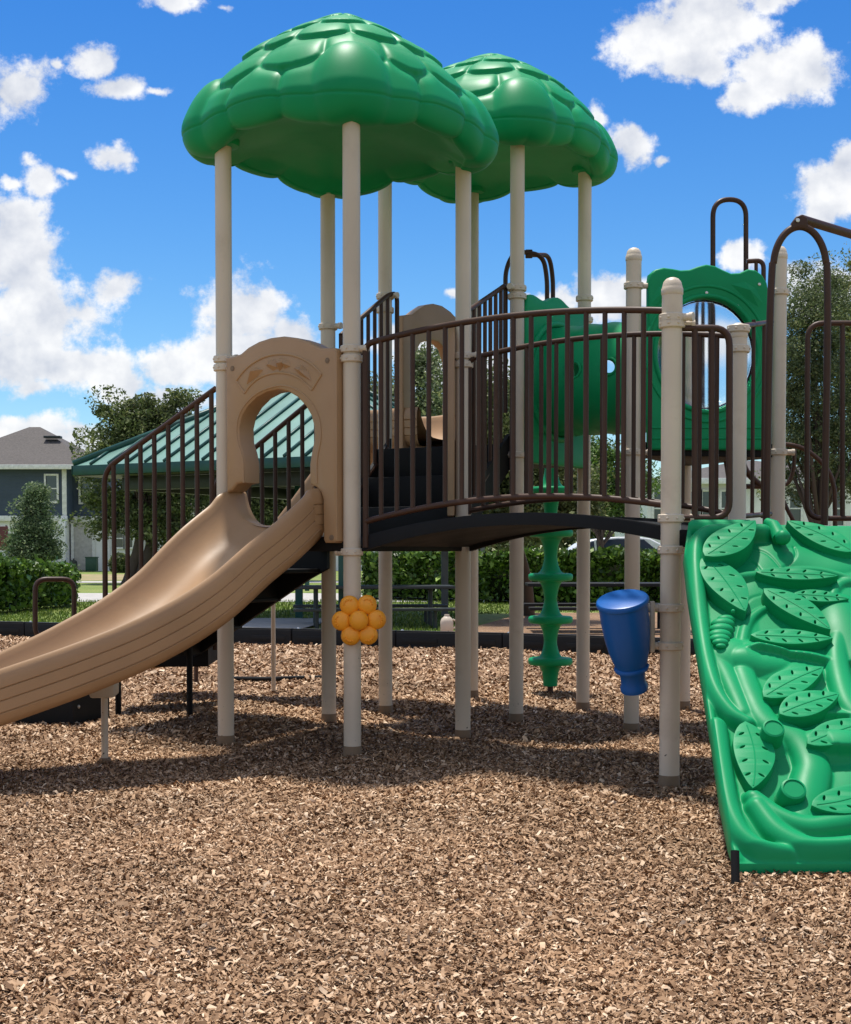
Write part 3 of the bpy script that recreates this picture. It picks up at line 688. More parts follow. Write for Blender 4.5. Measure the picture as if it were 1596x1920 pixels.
# overhead handle arches behind deck 2
ah = [at(948, 640, 9.6), at(948, 505, 9.6), at(965, 470, 9.62), at(1018, 478, 9.68), at(1026, 520, 9.7), at(1026, 700, 9.7)]
AH = MB().tube(fillet(ah, .13, 8), .0165, 12).tube(fillet([at(992, 478, 9.66), at(1030, 478, 9.9), at(1037, 520, 9.95), at(1037, 700, 9.95)], .1, 8), .0165, 12).build('handle_arch', 'brown', PS)
bk = at(992, 476, 9.65); MB().box(bk, (.05, .02, .06), .012).build('bracket', 'brown', AH)

# ---------------- crawl tube and green panels
def rounded(cx_, cy_, rx, ry, n=40): return [(cx_+rx*math.cos(2*PI*k/n), cy_+ry*math.sin(2*PI*k/n)) for k in range(n)]
mEF = (E+F)/2; mJM = (J+Mp)/2; tdir = (mJM-mEF); tdir.z = 0; tl = tdir.length; tdir.normalize()
TZ = 2.135; TRd = .345
o3, d3, n3 = panel_frame(E, F, .02)
W3 = (F-E).length
def wavy(W_, zb_, zt_, amp=.03):
    pts = [(-.02+.05, zb_), (W_-.05, zb_), (W_-.03, zb_+.03), (W_-.03, zt_-.10)]
    for k in range(21):
        t = 1-k/20; x_ = .05+(W_-.1)*t; pts.append((x_, zt_-.02+amp*(1-abs(2*t-1)**3)*(.4+.6*math.cos((t-.5)*4*PI))+.0))
    pts += [(.03, zt_-.10), (.03, zb_+.03)]; return pts
zt3 = zof(566, 8.9)
GP = plate(wavy(W3, zof(872, 8.8), zt3, .04), [rounded(W3/2, TZ, TRd*.9, TRd*.9)], .06, .012, o3, d3, up).build('tunnel_panel', 'green', PS)
MB().tube([o3+d3*(W3/2)+up*TZ+d3*(math.cos(a)*(TRd+.02))+up*(math.sin(a)*(TRd+.02))+n3*.03 for a in np.linspace(0, 2*PI, 48, endpoint=False)], .022, 10, True).build('tunnel_flange', 'green', GP)
# tube shell with round view holes
nT, nA = 44, 120; tm = MB(); idx = {}
side = V((-tdir.y, tdir.x, 0)); 
if side.y > 0: side = -side           # towards camera
holes = [(.40, R(4)), (.72, R(5))]; hr = .050
pn = mEF+tdir*(tl*.72)+up*TZ+side*(math.cos(R(5))*TRd)+up*(math.sin(R(5))*TRd); e0 = V((0, 0, EYE)); rd = (pn-e0).normalized(); ax0 = mEF+up*TZ
w0 = (pn-ax0); w0 -= tdir*w0.dot(tdir); r1 = rd-tdir*rd.dot(tdir); tq = -2*w0.dot(r1)/r1.length_squared; pf = pn+rd*tq; wf = pf-ax0
holes.append((wf.dot(tdir)/tl, math.atan2(wf.z, wf.dot(side))))
tv = []
for i in range(nT+1):
    for k in range(nA):
        a = 2*PI*k/nA; rr = TRd+(.018 if i in (0, 1, nT-1, nT) else 0)+.004*math.cos(i/nT*PI*10)
        tv.append(mEF+tdir*(tl*i/nT)+up*TZ+side*(math.cos(a)*rr)+up*(math.sin(a)*rr)-up*0)
tf = []
for i in range(nT):
    for k in range(nA):
        ac = 2*PI*(k+.5)/nA; tt = (i+.5)/nT*tl; hit = False
        for (hx, ha) in holes:
            for hb in (ha,):
                da_ = ((ac-hb+PI) % (2*PI)-PI)*TRd
                if (tt-hx*tl)**2+da_**2 < hr*hr: hit = True
        if not hit: tf.append((i*nA+k, i*nA+(k+1) % nA, (i+1)*nA+(k+1) % nA, (i+1)*nA+k))
TB = MB().add(tv, tf).build('crawl_tube', 'green', PS, 50)
for (hx, ha) in holes:
    for hb in (ha,):
        MB().tube([mEF+tdir*(tl*hx+hr*math.cos(b_))+up*TZ+side*(math.cos(hb+hr*math.sin(b_)/TRd)*TRd)+up*(math.sin(hb+hr*math.sin(b_)/TRd)*TRd) for b_ in np.linspace(0, 2*PI, 28, endpoint=False)], .008, 8, True).build('hole_rim', 'green', TB)
for o_ in (TB,):
    md = o_.modifiers.new('shell', 'SOLIDIFY'); md.thickness = .008
# panel J-L with bubble window
o4, d4, n4 = panel_frame(J, L, .02)
jl_px = [(1214, 838), (1214, 530), (1216, 516), (1226, 507), (1242, 503), (1258, 505), (1274, 508), (1290, 507), (1306, 501), (1322, 497), (1338, 500), (1354, 508), (1368, 514), (1384, 513), (1400, 506), (1414, 508), (1426, 517), (1435, 532), (1437, 545), (1437, 836), (1432, 844), (1220, 844)]
pc = topx(1323, 665, o4, d4, n4); pr_ = .302
JP = plate([topx(x_, y_, o4, d4, n4) for x_, y_ in jl_px], [rounded(pc[0], pc[1], pr_, pr_*1.06)], .06, .013, o4, d4, up).build('bubble_panel', 'green', PS)
cc = o4+d4*pc[0]+up*pc[1]
def ringp(r_, off): return [cc+d4*(r_*math.cos(a))+up*(r_*1.05*math.sin(a))+n4*off for a in np.linspace(0, 2*PI, 56, endpoint=False)]
MB().tube(ringp(pr_+.018, .03), .014, 10, True).tube(ringp(pr_+.072, .028), .010, 10, True).build('window_ring', 'green', JP)
rl = MB()
def jf(px, py, h=0): return onplane(px, py, o4+n4*.030, n4)+n4*h
pyramid(rl, [(1368, 532), (1396, 527), (1418, 540), (1432, 570), (1424, 578), (1398, 560)], (1404, 545), .022, jf)
rl.build('leaf_relief', 'green', JP, 12)
rl = MB()
pyramid(rl, [(1278, 532), (1252, 527), (1232, 540), (1220, 570), (1228, 578), (1250, 560)], (1244, 545), .022, jf); rl.build('leaf_relief', 'green', JP, 12)
for yy in (802, 822): MB().tube([jf(1222, yy), jf(1428, yy)], .006, 8).build('moulded_rib', 'green', JP)
sb = MB()
for q in ((1325, 549), (1383, 574), (1262, 574), (1321, 773), (1424, 533)): sb.lathe([(.010, 0), (.009, .004), (0, .007)], jf(*q), 10, n4)
sb.build('screw', 'steel', JP)
dome = MB(); rows = []
for i in range(12):
    a = i/11*PI/2; rows.append([cc+d4*(pr_*math.cos(a)*math.cos(b_))+up*(pr_*1.05*math.cos(a)*math.sin(b_))-n4*(.17*math.sin(a)) for b_ in np.linspace(0, 2*PI, 40, endpoint=False)])
bo = MB().grid(rows, True).build('bubble', 'bubble', JP, 0); md = bo.modifiers.new('shell', 'SOLIDIFY'); md.thickness = .004
# loop handle above that panel
Yl = 9.0; MB().tube(fillet([at(1337, 800, Yl), at(1337, 374, Yl), at(1399, 374, Yl+.05), at(1399, 700, Yl+.05)], .13, 9), .0165, 12).build('handle_arch', 'brown', PS)
railing('guardrail', [(fillet([at(1400, 490, 8.9), at(1432, 488, 8.9), at(1432, 640, 8.9)], .05), False)], [(at(1418, 490, 8.9), at(1418, 560, 8.9))], .0150, .012)
railing('guardrail', [([at(1300, 520, 9.3), at(1420, 520, 9.3)], False)], [(at(x_, 520, 9.3), at(x_, 850, 9.3)) for x_ in (1306, 1318, 1331)], .014, .013)
# ---------------- guard rails of deck 3
Yi = I.y-.005
lp = [at(1280, 971, Yi), at(1280, 615, Yi), at(1368, 615, Yi), at(1368, 971, Yi)]
railing('guardrail', [(fillet([lp[1], lp[2], lp[3], lp[0]], .075), False)], [(at(x_, 971, Yi), at(x_, 615, Yi)) for x_ in (1303, 1335)], .0150, .0138)
def kl(t, z): q = K.lerp(L, t); return V((q.x, q.y, z))
a_, b_ = kl(.08, zof(612, 7.1)), kl(.80, zof(600, 7.9)); c_, d_ = kl(.80, 1.27), kl(.08, 1.235)
railing('guardrail', [(fillet([b_, a_, d_, c_], .08), False)], [(kl(t, 1.24), kl(t, 2.24+.15*t)) for t in (.34, .6)], .014, .011)
Yr = 7.9
railing('guardrail', [(fillet([at(1610, 606, Yr), at(1515, 606, Yr), at(1513, 972, Yr), at(1610, 972, Yr)], .09), False)], [(at(x_, 606, Yr), at(x_, 972, Yr)) for x_ in (1549, 1580, 1605)], .0155, .0145)
Ya = 6.35
arc = [at(1437, 985, Ya), at(1443, 640, Ya), at(1448, 505, Ya)]+[at(1500-50*math.cos(a), 505-80*math.sin(a), Ya) for a in np.linspace(.15, PI-.15, 14)]+[at(1551, 505, Ya), at(1552, 640, Ya), at(1546, 985, Ya)]
OA = MB().tube(curvepts(arc, 4), .0165, 12).build('handle_arch', 'brown', PS)
plate([topx(x_, y_, at(1490, 420, Ya), V((1, 0, 0)), V((0, -1, 0))) for x_, y_ in ((1481, 432), (1484, 418), (1492, 407), (1502, 404), (1512, 409), (1514, 428), (1500, 426))], [], .035, .006, at(1490, 420, Ya), (1, 0, 0), up).build('bracket', 'brown', OA)
MB().tube([at(1503, 411, Ya), at(1612, 444, Ya+.35)], .021, 12).build('overhead_bar', 'brown', OA)
MB().lathe([(.010, 0), (.009, .004), (0, .006)], at(1496, 413, Ya-.02), 10, (0, -1, 0)).build('bolt', 'steel', OA)
# arched ladder behind on the right
lad = MB(); lx = []
for dy in (0, .55):
    pts = [at(1440, 838, 8.9+dy), at(1472, 833, 8.9+dy), at(1510, 843, 8.9+dy), at(1545, 872, 8.9+dy), at(1562, 905, 8.9+dy), at(1566, 960, 8.9+dy), at(1568, 1180, 8.9+dy)]
    cpn = curvepts(pts, 6); lad.tube(cpn, .015, 10); lx.append(cpn)
LD = lad.build('arched_ladder', 'brown', PS)
for k in (5, 11, 17, 23, 29): MB().tube([lx[0][k], lx[1][k]], .012, 8).build('rung', 'brown', LD)
MB().tube(curvepts([at(1490, 842, 8.7), at(1488, 880, 8.7), at(1478, 905, 8.7), at(1462, 910, 8.7)], 6), .013, 10).tube(curvepts([at(1463, 905, 8.7), at(1470, 940, 8.7), at(1492, 985, 8.7)], 5), .013, 10).build('grab_handle', 'brown', LD)
MB().tube(curvepts([at(1390, 848, 8.6), at(1398, 880, 8.6), at(1420, 905, 8.6), at(1432, 912, 8.6)], 6), .02, 10).tube(curvepts([at(1360, 848, 8.6), at(1368, 900, 8.6), at(1366, 930, 8.6)], 6), .02, 10).tube([at(1385, 912, 8.6), at(1440, 912, 8.6)], .016, 8).build('ladder_brace', 'brown', PS)

# ---------------- green leaf climbing wall
ctop = V((1.08, 5.97, 1.17)); cbot = V((1.08, 4.44, .035)); sl_ = (cbot-ctop); slen = sl_.length; sd = sl_.normalized(); cn = V((1, 0, 0)).cross(sd).normalized()
if cn.z < 0: cn = -cn
def cl_xy(px, py, h=0.0):  # climber local coords: x across (world X), s along slope
    q = onplane(px, py, ctop+cn*h, cn); return q.x, (q-ctop).dot(sd)
def cl_pt(x_, s_, h): 
    return V((x_, ctop.y, ctop.z))+sd*s_+cn*h
X0c, X1c = 1.0, 2.06
nxg, nsg = 330, 400
gx = np.linspace(X0c, X1c, nxg); gs = np.linspace(-.01, slen, nsg); GX, GS = np.meshgrid(gx, gs)
Hh = np.zeros_like(GX)
def dist_poly(pts):
    dmin = np.full(GX.shape, 9.); tt = np.zeros(GX.shape); n = len(pts)-1
    for i in range(n):
        ax_, ay_ = pts[i]; bx_, by_ = pts[i+1]; ex_, ey_ = bx_-ax_, by_-ay_; l2 = ex_*ex_+ey_*ey_+1e-12
        t = np.clip(((GX-ax_)*ex_+(GS-ay_)*ey_)/l2, 0, 1); d_ = np.hypot(GX-ax_-t*ex_, GS-ay_-t*ey_); m_ = d_ < dmin
        tt = np.where(m_, (i+t)/n, tt); dmin = np.minimum(dmin, d_)
    return dmin, tt
def spl2(pp_, n=8, h=.025): return [(q.x, q.y) for q in curvepts([V((*cl_xy(*p, h), 0)) for p in pp_], n)]
def vine(pp_, r0_, r1_, hgt_, soft=1.0):
    global Hh
    d_, t = dist_poly(spl2(pp_)); rr = r0_+(r1_-r0_)*t; e = np.clip(1-(d_/rr)**2, 0, 1); Hh = np.maximum(Hh, .8*hgt_*(rr/max(r0_, r1_))*e**.5) if soft == 1 else Hh+hgt_*e**soft
def groove(pp_, w_, dep):
    global Hh
    d_, t = dist_poly(spl2(pp_)); Hh = Hh-dep*np.exp(-(d_/w_)**2)
def blob(px, py, rx, ry, h, ang=0):
    global Hh
    x_, s_ = cl_xy(px, py); ca, sa = math.cos(ang), math.sin(ang); a_ = (GX-x_)*ca+(GS-s_)*sa; b2_ = -(GX-x_)*sa+(GS-s_)*ca
    e = np.clip(1-(a_/rx)**2-(b2_/ry)**2, 0, 1); Hh = Hh+h*e**.8
# broad undulation
Hh += .010*np.sin(GX*9+1)*np.sin(GS*6)+.006*np.sin(GX*17+GS*9)
blob(1400, 1235, .16, .10, .035, .2); blob(1470, 1250, .20, .10, .03, .1); blob(1560, 1400, .16, .09, .05); blob(1430, 1390, .10, .09, .03)
blob(1545, 1050, .18, .1, .02); blob(1590, 1180, .12, .22, .04)
# ledges: flat shelf then drop
for (pa, pb, dp) in (((1395, 1232), (1545, 1248), .030), ((1480, 1345), (1600, 1352), .030), ((1530, 1420), (1610, 1425), .03)):
    xa, sa_ = cl_xy(*pa); xb, sb_ = cl_xy(*pb); t = np.clip((GX-xa)/(xb-xa), 0, 1); m_ = ((GX > xa-.01)) ; dl = GS-(sa_+(sb_-sa_)*t)
    w_ = np.clip((GX-xa)/.05, 0, 1); Hh += dp*w_*np.exp(-np.clip(-dl, 0, 9)/.09)*(dl < 0)-.012*w_*np.exp(-np.clip(dl, 0, 9)/.06)*(dl > 0)
vine([(1396, 1330), (1360, 1250), (1345, 1230)], .04, .04, .035)
vine([(1388, 1240), (1400, 1170), (1425, 1140), (1460, 1125)], .030, .014, .035)
vine([(1395, 1255), (1412, 1300), (1440, 1350), (1500, 1385), (1525, 1430), (1520, 1470), (1505, 1540)], .045, .075, .060)
vine([(1392, 1230), (1420, 1215), (1450, 1222)], .045, .05, .04)
vine([(1385, 1078), (1420, 1074), (1480, 1066), (1540, 1066), (1600, 1080)], .030, .022, .040)
vine([(1352, 1222), (1340, 1280), (1352, 1320), (1392, 1355)], .016, .024, .035)
vine([(1600, 1150), (1575, 1190), (1572, 1240), (1590, 1310), (1620, 1350)], .045, .05, .05)
vine([(1610, 1080), (1575, 1090), (1560, 1120)], .03, .02, .03)
vine([(1421, 1512), (1459, 1560), (1510, 1588), (1560, 1594), (1640, 1588)], .045, .058, .085)
vine([(1414, 1495), (1459, 1529), (1510, 1550), (1560, 1548), (1640, 1534)], .040, .058, .085)
vine([(1395, 1330), (1415, 1345), (1440, 1362)], .03, .03, .03)
groove([(1408, 1020), (1440, 1035), (1470, 1066)], .004, .008); groove([(1370, 1046), (1410, 1048), (1430, 1068)], .004, .008); groove([(1490, 1020), (1492, 1040), (1470, 1060)], .004, .008)
groove([(1395, 1130), (1410, 1115), (1430, 1108)], .004, .006)
# rim roll along the left edge: X of the edge varies with s
edge_px = [(1302, 984), (1289, 996), (1283, 1040), (1291, 1110), (1305, 1200), (1322, 1300), (1338, 1400), (1352, 1500), (1368, 1580), (1388, 1640)]
ed = [cl_xy(*p) for p in edge_px]; es = np.array([e_[1] for e_ in ed]); exx = np.array([e_[0] for e_ in ed]); o_ = np.argsort(es); EX = np.interp(gs, es[o_], exx[o_])
EXg = EX[:, None]
rimr = .043; dc = np.abs(GX-(EXg+.006)); Hh = np.maximum(Hh, .020*np.sqrt(np.clip(1-(dc/.02)**2, 0, 1)))
vine([(1430, 1000), (1350, 999), (1322, 1004), (1308, 1020), (1304, 1055), (1308, 1120), (1316, 1190), (1327, 1250), (1344, 1300), (1372, 1338), (1402, 1356)], .046, .034, .084)
vine([(1342, 1366), (1349, 1420), (1359, 1480), (1371, 1530), (1394, 1570), (1428, 1592), (1475, 1602)], .048, .040, .084)
dcr = np.abs(GX-(X1c-.05)); Hh = np.maximum(Hh, .05*np.sqrt(np.clip(1-(dcr/.05)**2, 0, 1)))
dt_ = np.abs(GS-.035); Hh = np.maximum(Hh, .045*np.sqrt(np.clip(1-(dt_/.04)**2, 0, 1))*(GX < 1.4))
Hh = Hh*np.clip((slen-.012-GS)/.045, 0, 1)**.5+.010*np.clip((GS-slen+.06)/.05, 0, 1)
Hh -= .030*np.clip((.012-GS)/.03, 0, 1)**2
for _ in range(3):
    Hp = np.pad(Hh, 1, mode='edge'); Hh = (Hp[1:-1, 1:-1]*4+Hp[:-2, 1:-1]+Hp[2:, 1:-1]+Hp[1:-1, :-2]+Hp[1:-1, 2:])/8
def hat(x_, s_):
    i = int(np.clip((s_-gs[0])/(gs[-1]-gs[0])*(nsg-1), 0, nsg-1)); k = int(np.clip((x_-X0c)/(X1c-X0c)*(nxg-1), 0, nxg-1)); return float(Hh[i, k])
rows = []
for i in range(nsg):
    x_left = EX[i]
    xs = x_left+(X1c-x_left)*(gx-X0c)/(X1c-X0c)
    hrow = np.interp(xs, gx, Hh[i]); r_ = [cl_pt(x_left+.006, gs[i], -.055), cl_pt(x_left, gs[i], -.045), cl_pt(x_left-.0, gs[i], -.006)]
    r_ += [cl_pt(x_, gs[i], h_) for x_, h_ in zip(xs, hrow)]+[cl_pt(X1c, gs[i], -.05)]
    rows.append(r_)
rows.append([q-cn*(.05 if 2 < k_ < nxg+3 else 0)-up*.012 for k_, q in enumerate(rows[-1])])
CW_ = MB().grid(rows).build('climbing_wall', 'green', PS, 0)
tag(CW_, 'green moulded climbing wall with leaf handholds')
# leaf handholds
def leaf(base, tip, wid, bend=0.0, h=.024, slots=8, skew=.0, blunt=.0):
    b0 = V((*cl_xy(*base), 0)); t0 = V((*cl_xy(*tip), 0))
    hb = max(hat(b0.x, b0.y), hat(t0.x, t0.y), hat((b0.x+t0.x)/2, (b0.y+t0.y)/2), .02)
    b0 = V((*cl_xy(*base, hb+h), 0)); t0 = V((*cl_xy(*tip, hb+h), 0)); ax_ = t0-b0; ln = ax_.length; ax_.normalize(); nx_ = V((-ax_.y, ax_.x, 0)); w_ = wid*ln*.86
    def P2(t, s_): 
        q = b0+ax_*(t*ln)+nx_*(s_*w_*(math.sin(PI*min(1, max(0, t)**.85))**.8 if 0 < t < 1 else 0)+bend*ln*math.sin(PI*t)); return q
    out = [P2(k/18, 1) for k in range(19)]+[P2(1-k/18, -1) for k in range(1, 18)]
    holes_ = []
    for k in range(slots//2):
        t = .2+.6*k/(slots/2-1)
        for s_ in (-.55, .55):
            c = P2(t, s_); lw = w_*math.sin(PI*t**.85)**.8; a = math.atan2(ax_.y, ax_.x)+(.9 if s_ > 0 else -.9); e1 = V((math.cos(a), math.sin(a), 0)); e2 = V((-e1.y, e1.x, 0))
            if lw < .017: continue
            holes_.append([(c+e1*(min(.0130, lw*.38)*math.cos(b_))+e2*(min(.0048, lw*.17)*math.sin(b_))) for b_ in np.linspace(0, 2*PI, 10, endpoint=False)])
    # local frame with Y flipped so the outline lies on the slope
    f2 = lambda q: (q.x, -q.y)
    top = plate([f2(q) for q in out], [[f2(q) for q in hl] for hl in holes_], .016, .0012, V((0, ctop.y, ctop.z))+cn*(hb+h-.008), (1, 0, 0), -sd)
    o2_ = [b0+(q-b0)*1.0 for q in out]
    low = plate([f2(q) for q in o2_], [], h-.006, .002, V((0, ctop.y, ctop.z))+cn*(hb+(h-.006)/2-.006), (1, 0, 0), -sd)
    top.add(low.v, low.f)
    # skirt to the wall
    cen = sum(out, V((0, 0, 0)))/len(out); sk = []
    for q in out: sk.append([cl_pt(q.x, q.y, hb+.004), cl_pt(cen.x+(q.x-cen.x)*1.03, cen.y+(q.y-cen.y)*1.03, min(hat(q.x, q.y), hb)-.01)])
    top.grid([[a[0] for a in sk], [a[1] for a in sk]], True)
    o = top.build('leaf_handhold', 'green', CW_, 40)
    rib = [cl_pt(P2(t, 0).x, P2(t, 0).y, hb+h-.0005) for t in np.linspace(.06, .96, 12)]
    MB().tube(rib, .0028, 6).build('leaf_rib', 'green', o)
    return o
for lf in (((1322, 1042), (1417, 975), .25, .02), ((1320, 1042), (1398, 1146), .24, -.03), ((1600, 1034), (1476, 976), .25, .05),
           ((1418, 1072), (1572, 1079), .14, .0), ((1432, 1103), (1558, 1180), .22, -.05), ((1486, 1114), (1592, 1122), .20, -.02),
           ((1408, 1190), (1562, 1196), .17, .0), ((1432, 1306), (1545, 1250), .24, -.03), ((1462, 1338), (1574, 1300), .27, -.03),
           ((1398, 1352), (1412, 1478), .25, -.06), ((1514, 1394), (1640, 1350), .22, -.03), ((1522, 1510), (1660, 1466), .24, .07)):
    leaf(*lf)
for (px, py, r_, h_) in ((1449, 1334, .040, .10), (1488, 1440, .044, .10)):
    x_, s_ = cl_xy(px, py, .13); q = cl_pt(x_, s_+.03, hat(x_, s_)-.03); MB().lathe([(r_*1.25, 0), (r_*1.08, .03), (r_, h_-.012), (r_*.95, h_-.003), (r_*.80, h_), (r_*.78, h_-.004), (0, h_-.004)], q, 24, (cn+V((0, -.35, .1))).normalized()).build('knob_handhold', 'green', CW_, 40)
ct = MB()
for k, (px, py, r_) in enumerate(((1362, 1158, .026), (1356, 1167, .033), (1353, 1178, .034), (1350, 1189, .033), (1349, 1200, .029), (1350, 1210, .022), (1351, 1217, .014))):
    x_, s_ = cl_xy(px, py, .03); ct.ball(cl_pt(x_, s_, hat(x_, s_)+.008), r_*1.25, 16, (1.15, .75, .62))
ct.ball(cl_pt(*cl_xy(1372, 1163), .045), .009, 8)
ct.build('caterpillar_relief', 'green', CW_, 60)
x_, s_ = cl_xy(1462, 1012, .04); q = cl_pt(x_, s_, .045); mb = MB()
mb.tube([cl_pt(*cl_xy(1436, 990), .03), cl_pt(*cl_xy(1448, 1000), .04), q], [.02, .027, .032], 14); mb.ball(q+V((.005, -.03, .005)), .033, 16)
mb.build('snail_relief', 'green', CW_, 60)
for xx in (1380,):
    q = gnd(xx, 1662); MB().tube([q-up*.05, q+V((.01, .06, .10))], .014, 10).build('foot_stake', 'black', CW_)
# ================================================================== GROUND
def sheet(name, poly, z, mat, kind='structure', res=None):
    me = bpy.data.meshes.new(name); me.from_pydata([(x_, y_, z) for x_, y_ in poly], [], [tuple(range(len(poly)))]); me.update()
    o = place(name, me, mat, None); tag(o, kind=kind); return o
sheet('ground', [(-900, -60), (900, -60), (900, 1500), (-900, 1500)], -.05, 'lawn')
# border line (far side of the mulch)
bl = [gnd(-140, 1190), gnd(0, 1194), gnd(430, 1208), gnd(880, 1218), gnd(1300, 1234), gnd(1800, 1256)]
nx_, ny_ = 240, 260; xs = np.linspace(-9, 9, nx_); ys = np.linspace(-3, 18.5, ny_); GXm, GYm = np.meshgrid(xs, ys)
blx = np.array([p.x for p in bl]); bly = np.array([p.y for p in bl])
ymax = np.interp(xs, blx, bly)[None, :]+.03; GYm = np.minimum(GYm, ymax)
vs = np.stack([GXm, GYm, hgt(GXm, GYm)-.004], -1).reshape(-1, 3); ii = np.arange(nx_*ny_).reshape(ny_, nx_)
fa = np.stack([ii[:-1, :-1], ii[:-1, 1:], ii[1:, 1:], ii[1:, :-1]], -1).reshape(-1, 4)
o = rawmesh('mulch', vs, fa, 'mulch', None, True); tag(o, kind='structure')
# wood chips
allv = []; 
for (y0, y1, dens, ln) in ((2.85, 3.8, 34000, .0160), (3.8, 5.2, 27000, .0172), (5.2, 7.6, 17000, .0195), (7.6, 10.5, 7500, .027), (10.5, 17.3, 2600, .040)):
    ym = (y0+y1)/2; wd = .325*ym*2+.9; n = int((y1-y0)*wd*dens)
    y_ = rng.uniform(y0, y1, n); x_ = rng.uniform(-.5, .5, n)*(.65*y_+.9)
    keep = y_ < np.interp(x_, blx, bly)-.02; x_, y_ = x_[keep], y_[keep]; n = len(x_)
    L_ = ln*np.exp(np.clip(rng.normal(0, .36, n), -1, .75)); W_ = L_*rng.uniform(.20, .45, n)
    yaw = rng.normal(0, 1.1, n); pit = rng.normal(0, .30, n); rol = rng.normal(0, .42, n); bend = rng.normal(0, .22, n)*L_
    z_ = hgt(x_, y_)+np.abs(rng.normal(0, .0058, n))+np.abs(np.sin(pit))*L_*.25+.002
    cy_, sy_ = np.cos(yaw), np.sin(yaw); cp_, sp_ = np.cos(pit), np.sin(pit); cr_, sr_ = np.cos(rol), np.sin(rol)
    X = np.stack([cy_*cp_, sy_*cp_, sp_], -1); Y0 = np.stack([-sy_, cy_, 0*sy_], -1); Z0 = np.cross(X, Y0); Yv = Y0*cr_[:, None]+Z0*sr_[:, None]; Zv = np.cross(X, Yv)
    c = np.stack([x_, y_, z_], -1); t1 = rng.uniform(.35, 1, n); t2 = rng.uniform(.35, 1, n)
    P_ = []
    for (a, b_, e) in ((-.5, -.5*t1, 0), (-.5, .5*t1, 0), (0, .5, 1), (.5, .5*t2, 0), (.5, -.5*t2, 0), (0, -.5, 1)):
        P_.append(c+X*(a*L_)[:, None]+Yv*((b_*W_)[:, None] if not np.isscalar(b_) else (b_*W_)[:, None])+Zv*((e*bend)[:, None]))
    allv.append(np.stack(P_, 1))
cv = np.concatenate(allv, 0); n = len(cv); base = np.arange(n)[:, None]*6
fa = np.concatenate([base+np.array([0, 5, 2, 1]), base+np.array([5, 4, 3, 2])], 0)
o = rawmesh('mulch_chips', cv.reshape(-1, 3), fa, 'chip', None); tag(o, kind='stuff', label='loose tan and brown wood chips covering the playground')
print('chips', n)
# mulch bed behind the border, path, floor slab
bedp = [(p.x, p.y+.16) for p in bl]+[(8.5, 21), (4.2, 24.2), (1.7, 24.0), (.9, 20.5), (.2, 17.9), (-1.8, 18.6), (-3.2, 18.6), (-4.2, 17.6), (-4.6, 17.05)]
sheet('mulch_bed', bedp, -.030, 'mulch')
sheet('path', [(-60, 30.0), (-2.0, 29.5), (20, 29.5), (20, 35.0), (-60, 36.5)], -.04, 'concrete')
sheet('road', [(-80, 47), (60, 47), (60, 49.5), (-80, 49.5)], -.04, 'concrete')
sheet('concrete_slab', [(-3.3, 18.75), (-1.75, 18.75), (-1.35, 22), (-3.2, 22)], -.020, 'concrete')
m, nt, b = nodemat('dry_grass'); c = coord(nt); n1 = noise(nt, .5, 6, .65, c)
nt.links.new(ramp(nt, [(.3, (.16, .19, .05)), (.55, (.30, .23, .12)), (.75, (.36, .26, .16))], n1.outputs[0]).outputs[0], b.inputs['Base Color']); b.inputs['Roughness'].default_value = .95; M['dry'] = m
sheet('dry_grass', [(-26, 51), (-11, 51), (-11, 64), (-26, 64)], -.045, 'dry')
# grass blades on the near lawn
n = 60000; y_ = 16.2+rng.random(n)**1.3*14; x_ = rng.uniform(-.36, .36, n)*y_
bedx = np.interp(x_, blx, bly)+.25
lim = np.where(x_ < -4.3, bedx, np.where(x_ < -1.2, 21.8, np.where(x_ < .6, 18.4, np.where(x_ < 2.2, 24.0, np.where(x_ < 5, 24.5, 21.5)))))
k_ = y_ > lim; x_, y_ = x_[k_], y_[k_]; n = len(x_); h_ = rng.uniform(.03, .075, n); a = rng.uniform(0, 2*PI, n); wv = rng.uniform(.008, .018, n)
dx, dy = np.cos(a)*wv, np.sin(a)*wv; lx_, ly_ = rng.normal(0, .02, n), rng.normal(0, .02, n); z0 = np.full(n, -.055)
vv = np.stack([np.stack([x_-dx, y_-dy, z0], -1), np.stack([x_+dx, y_+dy, z0], -1), np.stack([x_+lx_, y_+ly_, z0+h_], -1)], 1).reshape(-1, 3)
o = rawmesh('grass', vv, np.arange(n*3).reshape(n, 3), 'grassblade'); tag(o, kind='stuff', label='short green lawn grass beyond the black border')

